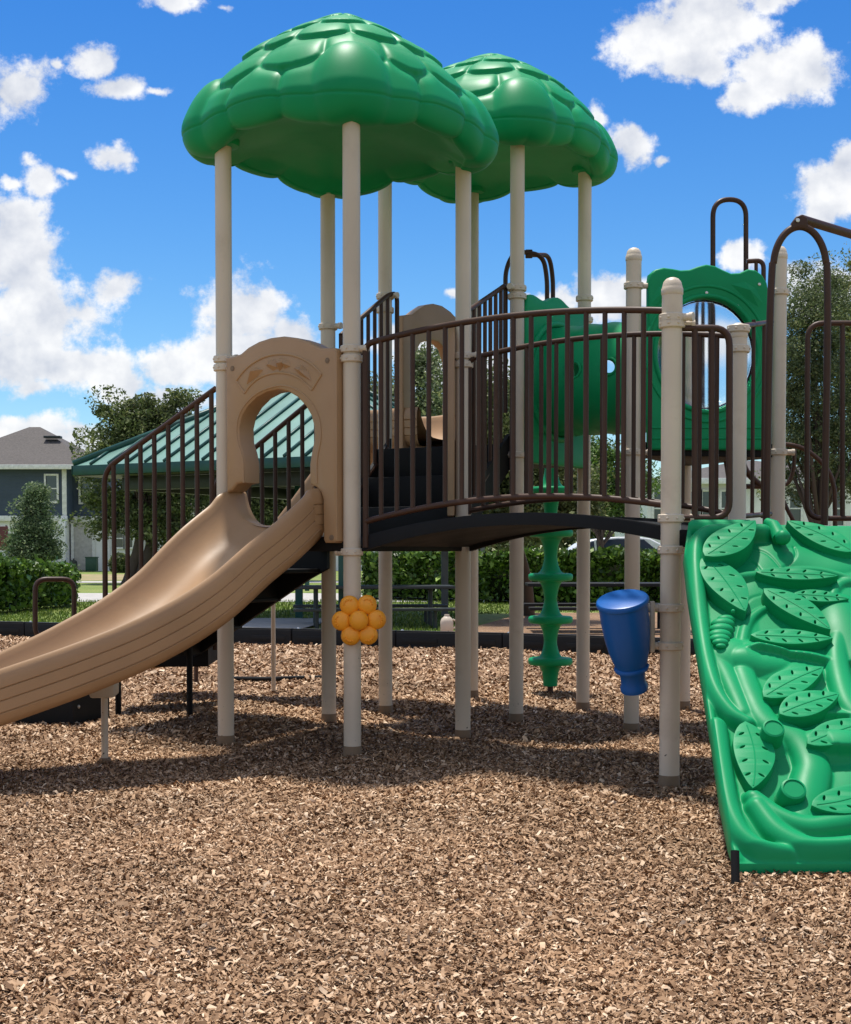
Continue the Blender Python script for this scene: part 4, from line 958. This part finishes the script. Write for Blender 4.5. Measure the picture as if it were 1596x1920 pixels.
# border timbers: each section a thing
prev = None; k = 0; cum = [0]
for i in range(len(bl)-1): cum.append(cum[-1]+(bl[i+1]-bl[i]).length)
def along(s_):
    for i in range(len(bl)-1):
        if s_ <= cum[i+1] or i == len(bl)-2: return bl[i].lerp(bl[i+1], (s_-cum[i])/(cum[i+1]-cum[i]))
joints = [along(s_) for s_ in np.arange(.35, cum[-1], 1.22)]
names = ['leftmost visible black border section at the lawn edge', 'black border section below the loop handle on the left', 'black border section hidden mostly behind the tan slide', 'black border section left of the thin slide support pole',
         'black border section right of the thin slide support pole', 'black border section behind the orange flower panel', 'black border section in front of the dark picnic bench', 'black border section right of the small cream jug',
         'black border section behind the green spiral disc climber', 'black border section behind the blue drum', 'black border section seen left of the climbing wall', 'black border section behind the climbing wall', 'rightmost black border section behind the climbing wall']
for i in range(len(joints)-1):
    a, b_ = joints[i], joints[i+1]; d = (b_-a); ln = d.length; dn = d.normalized(); n_ = V((dn.y, -dn.x, 0)); mid = (a+b_)/2
    t = thing('border_timber', (mid.x, mid.y, 0), names[min(i, len(names)-1)] if i < len(names) else 'black border section far right beyond the frame', 'border edging', 'black plastic border sections')
    mb = MB(); mb.box(mid+up*.075+n_*0, (ln-.012, .10, .21), .012, dn, (-dn.y, dn.x, 0)); mb.build('rail', 'edging', t)
    mb = MB()
    for o_ in (-.27, .27): mb.box(mid+dn*(o_*ln)+n_*.053+up*.085, (ln*.34, .012, .055), .004, dn, (-dn.y, dn.x, 0)); mb.box(mid+dn*(o_*ln)+n_*.053+up*.015, (ln*.34, .012, .03), .004, dn, (-dn.y, dn.x, 0))
    mb.box(mid+up*.186, (ln-.02, .085, .012), .004, dn, (-dn.y, dn.x, 0))
    mb.build('ribbing', 'edging', t)
    MB().lathe([(.016, 0), (.016, .012), (.010, .02), (0, .021)], a+up*.185+dn*.06, 10).build('spike_head', 'steel', t)
# dark strip on the mulch
p = [gnd(430, 1272, .012), gnd(500, 1273, .016), gnd(560, 1271, .014), gnd(640, 1270, .012)]
o = MB().tube(curvepts(p, 5), .018, 8).build('rubber_hose', 'black'); tag(o, 'thin black hose lying on the mulch behind the posts', 'hose')

# ================================================================== PLANTS
def leafcloud(name, pts, size, mat, parent, flat=.0, asp=.55):
    n = len(pts); a = rng.normal(size=(n, 3)); a[:, 2] *= .8; a /= np.linalg.norm(a, axis=1)[:, None]
    b_ = rng.normal(size=(n, 3)); b_ -= a*(a*b_).sum(1)[:, None]; b_ /= np.linalg.norm(b_, axis=1)[:, None]
    s_ = size*np.exp(rng.normal(0, .30, n)); nrm = np.cross(a, b_); cup = s_*rng.uniform(-.2, .25, n)
    A_ = a*s_[:, None]; B_ = b_*(s_*asp)[:, None]; C_ = nrm*cup[:, None]
    vv = np.stack([pts-A_, pts-B_*.9+C_, pts+A_, pts+B_*.9+C_], 1).reshape(-1, 3)
    if parent is not None: vv = vv-np.array(org(parent))
    return rawmesh(name, vv, np.arange(n*4).reshape(n, 4), mat, parent)
def tree(name, label, base, trunk_h, trunk_r, crowns, nclump, nleaf, lsize, mat, cspread, lean=(0, 0), cat='tree', group=None, multi=1):
    t = thing(name, base, label, cat, group); base = V(base)
    cl = []
    wts = np.array([c[3]*c[4]*c[5] for c in crowns])**.75; wts = wts/wts.sum()
    while len(cl) < nclump:
        c = crowns[rng.choice(len(crowns), p=wts)]; d = rng.normal(size=3); d /= np.linalg.norm(d); r_ = rng.random()**.38*(.9+.22*rng.random())
        cl.append(np.array([c[0]+d[0]*c[3]*r_, c[1]+d[1]*c[4]*r_, c[2]+d[2]*c[5]*r_]))
    cl = np.array(cl); k = rng.integers(0, nclump, nleaf); sz = (cspread*np.exp(rng.normal(0, .35, nclump)))[k]
    nleaf = int(nleaf*4.2); lsize *= .36; k = rng.integers(0, nclump, nleaf); sz = (cspread*np.exp(rng.normal(0, .35, nclump)))[k]
    off = rng.normal(size=(nleaf, 3)); off *= (np.minimum(1, 1.7/np.linalg.norm(off, axis=1)))[:, None]; off = off*sz[:, None]*np.array([1, 1, .62]); pts = cl[k]+off
    leafcloud('crown', pts, lsize, mat, t)
    mb = MB(); top = V((float(np.mean(cl[:, 0])), float(np.mean(cl[:, 1])), trunk_h))
    for j in range(multi):
        s0 = base+V((.16*trunk_r/.1*(j-(multi-1)/2), 0, -.2)); e0 = V((top.x+lean[0]+(j-(multi-1)/2)*.5, top.y, trunk_h))
        pts_ = curvepts([s0, s0.lerp(e0, .35)+V((.04, .02, 0)), s0.lerp(e0, .7)+V((-.05, 0, 0)), e0], 5)
        mb.tube(pts_, [trunk_r*(1.25 if i == 0 else 1-.55*i/len(pts_)) for i in range(len(pts_))], 9)
    for c in cl[rng.choice(nclump, min(nclump, 26), replace=False)]:
        c = V(c); s0 = base.lerp(top, rng.uniform(.55, 1.0)); s0.z = max(s0.z, trunk_h*.5); m_ = s0.lerp(c, .5)+V((rng.normal()*.12, rng.normal()*.12, .15))
        mb.tube([s0, m_, c], [trunk_r*.34, trunk_r*.2, trunk_r*.06], 6)
    mb.build('trunk', 'bark', t, 0, False); return t
def ctr(px, py, Y, rx, rz, ry=None):  # crown ellipsoid from a pixel centre, half sizes in px
    q = at(px, py, Y); k = Y/FPX; return (q.x, q.y, q.z, rx*k, (ry if ry else (rx+rz)/2*k*1.0), rz*k)
# left oak behind pavilion
Y = 46; tree('oak_tree', 'tall dark oak behind the left end of the green roofed pavilion', gnd(245, 1092), 3.1, .20,
     [ctr(215, 815, Y, 50, 50), ctr(300, 795, Y, 55, 50), ctr(255, 870, Y, 110, 70), ctr(330, 880, Y, 90, 80), ctr(225, 960, Y, 85, 45), ctr(320, 970, Y, 100, 60), ctr(385, 850, Y, 50, 70), ctr(200, 755, Y, 22, 20), ctr(322, 752, Y, 38, 30), ctr(260, 800, Y, 60, 50)], 240, 17000, .17, 'leaf_oak', .30, multi=2, group='trees behind the pavilion')
Y = 50; tree('oak_tree', 'dark green tree seen through the tan keyhole panel under the pavilion roof', gnd(470, 1086), 2.8, .18, [ctr(450, 960, Y, 90, 60), ctr(560, 950, Y, 70, 50), ctr(500, 900, Y, 90, 50)], 80, 9000, .17, 'leaf_oak', .45, group='trees behind the pavilion')
Y = 42; tree('oak_tree', 'tree rising behind the pavilion roof between the second tan panel and the stairs', gnd(800, 1096), 3.0, .18,
     [ctr(700, 740, Y, 35, 50), ctr(800, 740, Y, 55, 85), ctr(765, 830, Y, 110, 70), ctr(860, 780, Y, 55, 90), ctr(790, 920, Y, 110, 60)], 120, 15000, .15, 'leaf_pale', .40, group='trees behind the pavilion')
Y = 21.5; tree('shade_tree', 'dense dark tree standing behind the bridge railing and spiral climber', gnd(993, 1150), 2.0, .11,
     [ctr(925, 800, Y, 80, 100), ctr(930, 930, Y, 90, 80), ctr(1010, 930, Y, 90, 75), ctr(985, 850, Y, 70, 110), ctr(1060, 930, Y, 40, 40)], 130, 16000, .085, 'leaf_oak', .28, group='trees beside the play structure')
Y = 34; tree('shade_tree', 'light green airy tree below the green crawl tube', gnd(1140, 1118), 2.0, .10,
     [ctr(1120, 900, Y, 60, 80), ctr(1160, 945, Y, 45, 40), ctr(1095, 945, Y, 50, 40), ctr(1200, 900, Y, 25, 45)], 80, 9000, .095, 'leaf_hedge', .27, group='trees beside the play structure')
Y = 23; tree('shade_tree', 'large grey green tree right of the tallest cream post', gnd(1535, 1165), 1.9, .12,
     [ctr(1500, 560, Y, 50, 70), ctr(1540, 620, Y, 80, 90), ctr(1500, 680, Y, 75, 90), ctr(1560, 760, Y, 95, 100), ctr(1510, 810, Y, 75, 90), ctr(1590, 870, Y, 90, 80), ctr(1500, 890, Y, 50, 60), ctr(1535, 540, Y, 40, 50), ctr(1480, 500, Y, 16, 22)], 185, 21000, .058, 'leaf_pale', .17, group='trees beside the play structure')
Y = 26; tree('shade_tree', 'yellow green tree at the right edge beyond the overhead bar', gnd(1625, 1145), 2.4, .12,
     [ctr(1600, 640, Y, 45, 90), ctr(1620, 720, Y, 70, 100), ctr(1590, 570, Y, 26, 50), ctr(1640, 560, Y, 50, 100), ctr(1630, 480, Y, 36, 40)], 120, 12000, .065, 'leaf_yellow', .2, group='trees beside the play structure')
# young conical tree
Yc = 38; bs = gnd(70, 1104); crown = []
for i in range(9):
    t = i/8; crown.append(ctr(66+3*math.sin(i*2.1), 1045-t*150, Yc, 40*(1-t)**.85+5, 14, (40*(1-t)**.85+5)*Yc/FPX))
tree('young_tree', 'small conical young tree in front of the navy house', bs, 2.6, .05, crown, 110, 9000, .09, 'leaf_cone', .17)
# hedges
def hedge(name, label, corners, h, nleaf, lsize, seed_round=.18):
    """corners: quadrilateral footprint, loop"""
    cs = [V((*c, 0)) for c in corners]; base = sum(cs, V((0, 0, 0)))/4; t = thing(name, (base.x, base.y, 0), label, 'hedge', 'clipped hedges')
    core = [base+(c-base)*.90 for c in cs]; 
    mb = MB(); mb.add([c+up*.02 for c in core]+[c+up*(h-.13) for c in core], [(0, 1, 2, 3), (4, 5, 6, 7), (0, 1, 5, 4), (1, 2, 6, 5), (2, 3, 7, 6), (3, 0, 4, 7)]); mb.build('dark_core', 'hedge_core', t, 0)  # near-black box added inside the leaves to block the view through
    n = nleaf; u_ = rng.random(n); w_ = rng.random(n); z_ = rng.random(n)**.8*h; side_ = rng.integers(0, 5, n)
    C0 = np.array(cs)
    u2 = np.where(side_ == 1, .01, np.where(side_ == 2, .99, u_)); w2 = np.where(side_ == 3, .02, np.where(side_ == 4, .05, w_)); 
    front = (side_ == 4); w2 = np.where(front, .02, w2); z_ = np.where(side_ == 0, h, z_)
    z_ = np.where((side_ == 3), h*.98, z_)
    pts = (C0[0]*(1-u2)[:, None]+C0[1]*u2[:, None])*(1-w2)[:, None]+(C0[3]*(1-u2)[:, None]+C0[2]*u2[:, None])*w2[:, None]
    pts[:, 2] = z_
    lump = .10*np.sin(pts[:, 0]*3.1)*np.sin(pts[:, 2]*4+pts[:, 1])+.05*np.sin(pts[:, 0]*8.3+1)
    pts += rng.normal(size=pts.shape)*.07; pts[:, 1] += lump; pts[:, 2] += np.where(z_ > h*.9, lump*.6, 0); pts[:, 2] = np.maximum(pts[:, 2], .05)
    # round the top corners
    leafcloud('foliage', pts, lsize, 'leaf_hedge', t, asp=.6); return t
g0 = gnd(-60, 1152); g1 = gnd(116, 1135)
hedge('hedge', 'clipped green hedge at the left edge below the young tree', [(g0.x, g0.y), (g1.x, g1.y), (g1.x-.2, g1.y+1.6), (g0.x-.2, g0.y+1.6)], .70, 15000, .058)
g0 = gnd(686, 1120); g1 = gnd(1330, 1138)
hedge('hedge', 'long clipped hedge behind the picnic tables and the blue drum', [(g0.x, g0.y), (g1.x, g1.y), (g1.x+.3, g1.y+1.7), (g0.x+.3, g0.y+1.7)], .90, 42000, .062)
# low shrubs by far house
for (px, py, lab, r_) in ((262, 1078, 'small round shrub against the white wall between railing bars', .55), (225, 1070, 'low shrub beside the white house window', .5)):
    q = gnd(px, py); q.y = min(q.y, 68); t = thing('shrub', (q.x*68/gnd(px, py).y, 68, 0), lab, 'shrub', 'shrubs by the white house'); o0 = org(t)
    n = 1400; d = rng.normal(size=(n, 3)); d /= np.linalg.norm(d, axis=1)[:, None]; pts = np.array([o0.x, o0.y, r_*.8])+d*np.array([r_, r_, r_])*(rng.random((n, 1))**.3); pts[:, 2] = np.maximum(pts[:, 2], .02)
    leafcloud('foliage', pts, .13, 'leaf_oak', t)

# ================================================================== PAVILION
ez = 2.376
pL, pN = at(137, 876, 21.5), at(655, 853, 19.0); pL.z = pN.z = ez; e_ = pN-pL; pr2 = V((-e_.y, e_.x, 0)); pr2 *= 1.2; pR = pN+pr2; pB = pL+pr2
cen = (pL+pR)/2; PV = thing('pavilion', (cen.x, cen.y, 0), 'open park pavilion with a pale green standing seam metal hip roof', 'pavilion')
apex = V((cen.x, cen.y, 4.03)); cs = [pL, pN, pR, pB]
mb = MB(); mb.add(cs+[apex], [(0, 1, 4), (1, 2, 4), (2, 3, 4), (3, 0, 4)]); RF = mb.build('roof', 'metalroof', PV, 10)
se = MB()
for i in range(4):
    a, b_ = cs[i], cs[(i+1) % 4]; nn = 14; nrm = (b_-a).cross(apex-a).normalized(); 
    if nrm.z < 0: nrm = -nrm
    e = (b_-a); ah_ = (apex-a).dot(e)/e.length_squared; foot = a+e*ah_; upv = apex-foot
    for k in range(1, nn):
        t = k/nn; lim = t/ah_ if t < ah_ else (1-t)/(1-ah_); s0 = a+e*t; s1 = s0+upv*lim
        se.tube([s0+nrm*.02, s1+nrm*.02], .024, 4)
    se.tube([a+up*.03, apex+up*.03], .05, 6)
se.build('seam', 'metaldark', RF, 0)
fa_ = MB()
for i in range(4):
    a, b_ = cs[i], cs[(i+1) % 4]; fa_.box((a+b_)/2-up*.075, ((b_-a).length+.04, .04, .15), .004, (b_-a), (a-b_).cross(up))
fa_.build('fascia', 'metaldark', PV)
sf_ = MB(); sf_.add([c-up*.16 for c in cs], [(0, 1, 2, 3)]); sf_.build('soffit', 'darkpaint', PV)
bm_ = MB(); ci = [c.lerp(V((cen.x, cen.y, ez)), .2) for c in cs]
for i in range(4):
    a, b_ = ci[i], ci[(i+1) % 4]; bm_.box((a+b_)/2-up*.27, ((b_-a).length, .12, .2), .005, b_-a, (a-b_).cross(up))
bm_.build('beam', 'darkpaint', PV)
q = V((ci[1].x, ci[1].y, 0)); MB().box((q.x, q.y, ez/2-.05), (.115, .115, ez-.1), .008).build('post', 'metaldark', PV)
for (px, py, mat_) in ((561, 1158, 'metaldark'), (834, 1154, 'greypost'), (576, 1108, 'metaldark'), (905, 1104, 'greypost')):
    q = gnd(px, py); MB().box((q.x, q.y, ez/2-.05), (.115, .115, ez-.1), .008).build('post', mat_, PV)
# picnic tables
def picnic(label, cxp, pyt, Yt, wid, ang, mat='darkpaint'):
    c = V((at(cxp, 1100, Yt).x, Yt, 0)); t = thing('picnic_table', c, label, 'picnic table', 'dark picnic tables under the pavilion'); d = V((math.cos(ang), math.sin(ang), 0)); n_ = V((-d.y, d.x, 0))
    tz = float(at(cxp, pyt, Yt).z)
    MB().box(c+up*(tz-.02), (wid, .72, .045), .008, d, n_).build('tabletop', mat, t)
    for s_ in (-1, 1):
        MB().box(c+n_*(.66*s_)+up*(tz-.32), (wid*1.0, .26, .04), .008, d, n_).build('bench', mat, t)
        for e_ in (-.36, .36): MB().tube([c+d*(wid*e_)+n_*(.66*s_)+up*(tz-.33), c+d*(wid*e_)+n_*(.66*s_)-up*.05], .028, 8).build('leg', mat, t)
    for e_ in (-.36, .36): MB().tube([c+d*(wid*e_)+up*(tz-.03), c+d*(wid*e_)-up*.05], .035, 8).build('leg', mat, t); 
    for e_ in (-.36, .36): MB().tube([c+d*(wid*e_)-n_*.66+up*(tz-.36), c+d*(wid*e_)+n_*.66+up*(tz-.36)], .022, 8).build('cross_bar', mat, t)
    return t
picnic('dark picnic table seen behind the orange flower panel', 700, 1098, 19.9, 2.3, .10)
picnic('dark picnic table seen behind the spiral climber and the blue drum', 1140, 1093, 18.6, 2.2, -.02, 'edging')
# small things
q = gnd(838, 1186); t = thing('jug', q, 'small cream jug standing on the mulch beside the grey pavilion post', 'jug')
MB().lathe([(0, 0), (.07, 0), (.085, .02), (.085, .14), (.07, .18), (.035, .21), (.033, .235), (0, .236)], q, 18).build('body', 'cream', t)
MB().tube(curvepts([q+V((.075, 0, .17)), q+V((.125, 0, .14)), q+V((.12, 0, .08)), q+V((.08, 0, .05))], 5), .011, 8).build('handle', 'cream', t)
q = gnd(908, 1126); zt = at(908, 1036, q.y).z; t = thing('path_light', q, 'thin white garden light on a pole in front of the hedge', 'garden light')
MB().tube([q-up*.1, q+up*(zt-.18)], .018, 10).build('pole', 'white', t); MB().lathe([(.03, 0), (.065, .03), (.07, .13), (.045, .19), (0, .21)], q+up*(zt-.2), 16).build('lamp_head', 'offwhite', t)
q = gnd(123, 1131); zt = at(123, 1057, q.y).z; t = thing('bollard', q, 'thin black post at the end of the left hedge', 'post'); MB().lathe([(.035, -.1), (.035, zt-.04), (.045, zt-.035), (.045, zt-.01), (.02, zt), (0, zt)], q, 12).build('shaft', 'darkpaint', t)
Ys = 44; q = V((at(13, 1100, Ys).x, Ys, 0)); t = thing('sign', q, 'dark maroon sign on a thin black pole at the left edge', 'sign')
MB().tube([q, q+up*at(13, 985, Ys).z], .03, 8).build('pole', 'darkpaint', t)
a = at(-14, 987, Ys); b_ = at(16, 1031, Ys); MB().box((a+b_)/2-V((0, .04, 0)), (b_.x-a.x, .03, a.z-b_.z), .01).build('panel', 'sign', t)
# house left
def window(parent, x0, x1, z0, z1, y, frame='white', mull=True):
    w_, h_ = x1-x0, z1-z0; f = MB(); tt = .10
    for (cx_, cz_, sx, sz) in ((x0-tt/2, (z0+z1)/2, tt, h_+2*tt), (x1+tt/2, (z0+z1)/2, tt, h_+2*tt), ((x0+x1)/2, z0-tt/2, w_, tt), ((x0+x1)/2, z1+tt/2, w_, tt)): f.box((cx_, y-.04, cz_), (sx, .10, sz), .008)
    if mull: f.box(((x0+x1)/2, y-.035, (z0+z1)/2), (w_, .07, .06), .005)
    o = f.build('window', frame, parent); p_ = MB(); p_.box(((x0+x1)/2, y-.012, (z0+z1)/2), (w_, .02, h_), 0); p_.build('pane', 'pane', o); return o
def hip(mb, x0, x1, y0, y1, ze, zr, over=.5):
    x0 -= over; x1 += over; y0 -= over; y1 += over; dy = (y1-y0)/2; ym = (y0+y1)/2
    inx = min(dy, (x1-x0)/2-.3)
    mb.add([V((x0, y0, ze)), V((x1, y0, ze)), V((x1, y1, ze)), V((x0, y1, ze)), V((x0+inx, ym, zr)), V((x1-inx, ym, zr))], [(0, 1, 5, 4), (1, 2, 5), (2, 3, 4, 5), (3, 0, 4), (3, 2, 1, 0)])
Yh = 72.0; X_ = lambda px: at(px, 1032, Yh).x; Z_ = lambda py: at(800, py, Yh).z
HL = thing('house', (X_(60), Yh+5, 0), 'two storey house with navy upper siding and grey hip roof at the left edge', 'house', 'houses beyond the lawn')
x0, x1 = X_(-120), X_(122); ze = Z_(876); zm = Z_(972)
mb = MB().box(((x0+x1)/2, Yh+4.5, (zm+ze)/2), (x1-x0, 9, ze-zm), 0); mb.build('upper_wall', 'navy', HL)
mb = MB().box(((x0+x1)/2-.1, Yh+4.6, zm/2-.1), (x1-x0-.2, 9, zm+.2), 0); mb.build('lower_wall', 'whiteboard', HL)
xw1 = X_(178); mb = MB().box(((x1+xw1)/2, Yh+6.2, (zm+ze)/2), (xw1-x1, 9, ze-zm), 0); mb.build('upper_wall', 'navy', HL)
xw2 = X_(250); mb = MB().box(((x1+xw2)/2, Yh+6.2, zm/2-.1), (xw2-x1, 8.9, zm+.2), 0); mb.build('lower_wall', 'whiteboard', HL)
rf = MB(); hip(rf, x0, xw1-.4, Yh, Yh+9, ze, Z_(806)+.55, .6); rf_ = rf.build('roof', 'shingle', HL, 10)
MB().box((X_(76), Yh+2.6, Z_(822)+.28), (.9, .5, .12), .02).build('roof_vent', 'darkpaint', rf_)
tr = MB(); tr.box(((x0+xw1)/2, Yh-.62, ze-.02), (xw1-x0+1.0, .08, .24), .01); tr.box((x1, Yh-.03, (zm+ze)/2), (.22, .12, ze-zm), .01); tr.box(((x0+x1)/2, Yh-.08, zm), (x1-x0+.3, .16, .28), .01); tr.box(((x1+xw2)/2+.1, Yh+1.55, zm), (xw2-x1, .3, .3), .01); tr.box((X_(197), Yh+1.68, zm/2), (.16, .06, zm), .01); tr.box((X_(121), Yh-.35, zm/2), (.35, .35, zm), .01)
tr.build('trim', 'white', HL)
window(HL, X_(88), X_(108), Z_(940), Z_(892), Yh); window(HL, X_(137), X_(157), Z_(940), Z_(892), Yh+1.7); window(HL, X_(200), X_(218), Z_(1026), Z_(992), Yh+1.7); window(HL, X_(222), X_(236), Z_(1026), Z_(992), Yh+1.7); window(HL, X_(-10), X_(10), Z_(1026), Z_(990), Yh+.1)
do = MB().box((X_(141), Yh+1.68, 1.25), (.95, .06, 2.5), .01).build('door', 'doorgrey', HL)
dk = MB()
for s_ in (-.56, .56): dk.box((X_(141)+s_, Yh+1.66, 1.3), (.15, .12, 2.6), .008)
dk.box((X_(141), Yh+1.66, 2.6), (1.3, .12, .16), .008); dk.build('frame', 'white', do)
q = V((X_(142), Yh-.5, 0)); t = thing('trash_bin', q, 'dark round bin standing beside the pale door', 'bin'); MB().lathe([(0, 0), (.15, 0), (.19, .06), (.20, .42), (.18, .50), (.1, .56), (0, .58)], q, 16).build('body', 'bindark', t); MB().lathe([(.04, .57), (.03, .64), (0, .65)], q, 10).build('knob', 'bindark', t)
q = V((X_(179), Yh-.8, 0)); t = thing('utility_box', q, 'dark green utility box in front of the white wall', 'utility box'); MB().box(q+up*.34, (.56, .5, .68), .03).build('cabinet', 'binGreen', t); MB().box(q+up*.70, (.60, .54, .06), .02).build('lid', 'binGreen', t)
# white house behind the pavilion
HM = thing('house', (X_(480), Yh+8, 0), 'long white house seen under the pavilion and behind the tan slide', 'house', 'houses beyond the lawn')
xa, xb = X_(258), X_(705); MB().box(((xa+xb)/2, Yh+7, 1.5), (xb-xa, 8, 3.2), 0).build('wall', 'whiteboard', HM)
rf = MB(); hip(rf, xa, xb, Yh+3, Yh+11, 3.1, 5.0, .5); rf.build('roof', 'shingle', HM, 10)
MB().box(((xa+xb)/2, Yh+2.45, 3.05), (xb-xa+1, .08, .22), .01).build('trim', 'white', HM)
for px in (282, 312, 345, 640): window(HM, X_(px), X_(px+16), Z_(1030), Z_(1000), Yh+3)
# house right
Yq = 58.0; X_ = lambda px: at(px, 1032, Yq).x; Z_ = lambda py: at(1300, py, Yq).z
HR = thing('house', (X_(1400), Yq+5, 0), 'pale grey house with dark roof seen between the railings on the right', 'house', 'houses beyond the lawn')
xa, xb = X_(1214), X_(1690); MB().box(((xa+xb)/2, Yq+5, Z_(905)/2), (xb-xa, 10, Z_(905)), 0).build('wall', 'whiteboard', HR)
rf = MB(); hip(rf, xa, xb, Yq, Yq+10, Z_(903), Z_(858)+.2, .5); rf.build('roof', 'shingle', HR, 10)
MB().box(((xa+xb)/2, Yq-.55, Z_(903)), (xb-xa+1.0, .08, .24), .01).build('trim', 'white', HR)
for px in (1226, 1292, 1316, 1352, 1480, 1560): window(HR, X_(px), X_(px+20), Z_(985), Z_(922), Yq)
# car behind the hedge
Yv = 47.0; cxc = at(1175, 1030, Yv).x
CR = thing('parked_car', (cxc, Yv, 0), 'silver white hatchback parked behind the long hedge', 'car')
k = Yv/FPX
def cpx(px, py): q = at(px, py, Yv); return (q.x, q.z)
prof = [cpx(1052, 1058), cpx(1056, 1040), cpx(1066, 1030), cpx(1082, 1019), cpx(1110, 1011), cpx(1150, 1007), cpx(1190, 1007), cpx(1212, 1010), cpx(1245, 1027), cpx(1262, 1036), cpx(1310, 1042), cpx(1322, 1055)]
zb = .32; body = prof+[(cpx(1322, 1055)[0], zb), (cpx(1052, 1058)[0], zb)]
plate(body, [], 1.75, .06, (0, Yv, 0), (1, 0, 0), up).build('body', 'carpaint', CR)
wp = [[cpx(1072, 1037), cpx(1088, 1021), cpx(1108, 1015), cpx(1110, 1037)], [cpx(1114, 1037), cpx(1112, 1014), cpx(1150, 1011), cpx(1168, 1011), cpx(1168, 1037)], [cpx(1176, 1037), cpx(1176, 1011), cpx(1200, 1012), cpx(1226, 1034), cpx(1224, 1037)]]
for w_ in wp: plate(w_, [], .02, .003, (0, Yv-.885, 0), (1, 0, 0), up).build('window', 'carglass', CR)
plate([cpx(1214, 1012), cpx(1244, 1028), cpx(1240, 1031), cpx(1212, 1016)], [], 1.5, .01, (0.02, Yv, .01), (1, 0, 0), up).build('windscreen', 'carglass', CR)
for px in (1098, 1270):
    x_ = at(px, 1050, Yv).x; wl = MB().lathe([(0, -.11), (.2, -.11), (.31, -.10), (.325, -.06), (.325, .06), (.31, .10), (0, .10)], (x_, Yv-.78, .32), 24, (0, 1, 0)).build('wheel', 'tyre', CR); MB().lathe([(.19, -.115), (.17, -.12), (0, -.10)], (x_, Yv-.78, .32), 16, (0, 1, 0)).build('rim', 'steel', wl)
# far tree line so the horizon is closed behind the houses
n = 26000; x_ = rng.uniform(-75, 75, n); hl = 3.2+1.6*np.sin(x_*.21)+1.0*np.sin(x_*.57+2); pts = np.stack([x_, 112+rng.normal(0, 2.5, n), rng.random(n)**.7*hl], -1)
o = leafcloud('treeline', pts, .42, 'leaf_oak', None); tag(o, kind='stuff', label='low dark line of trees far beyond the houses')
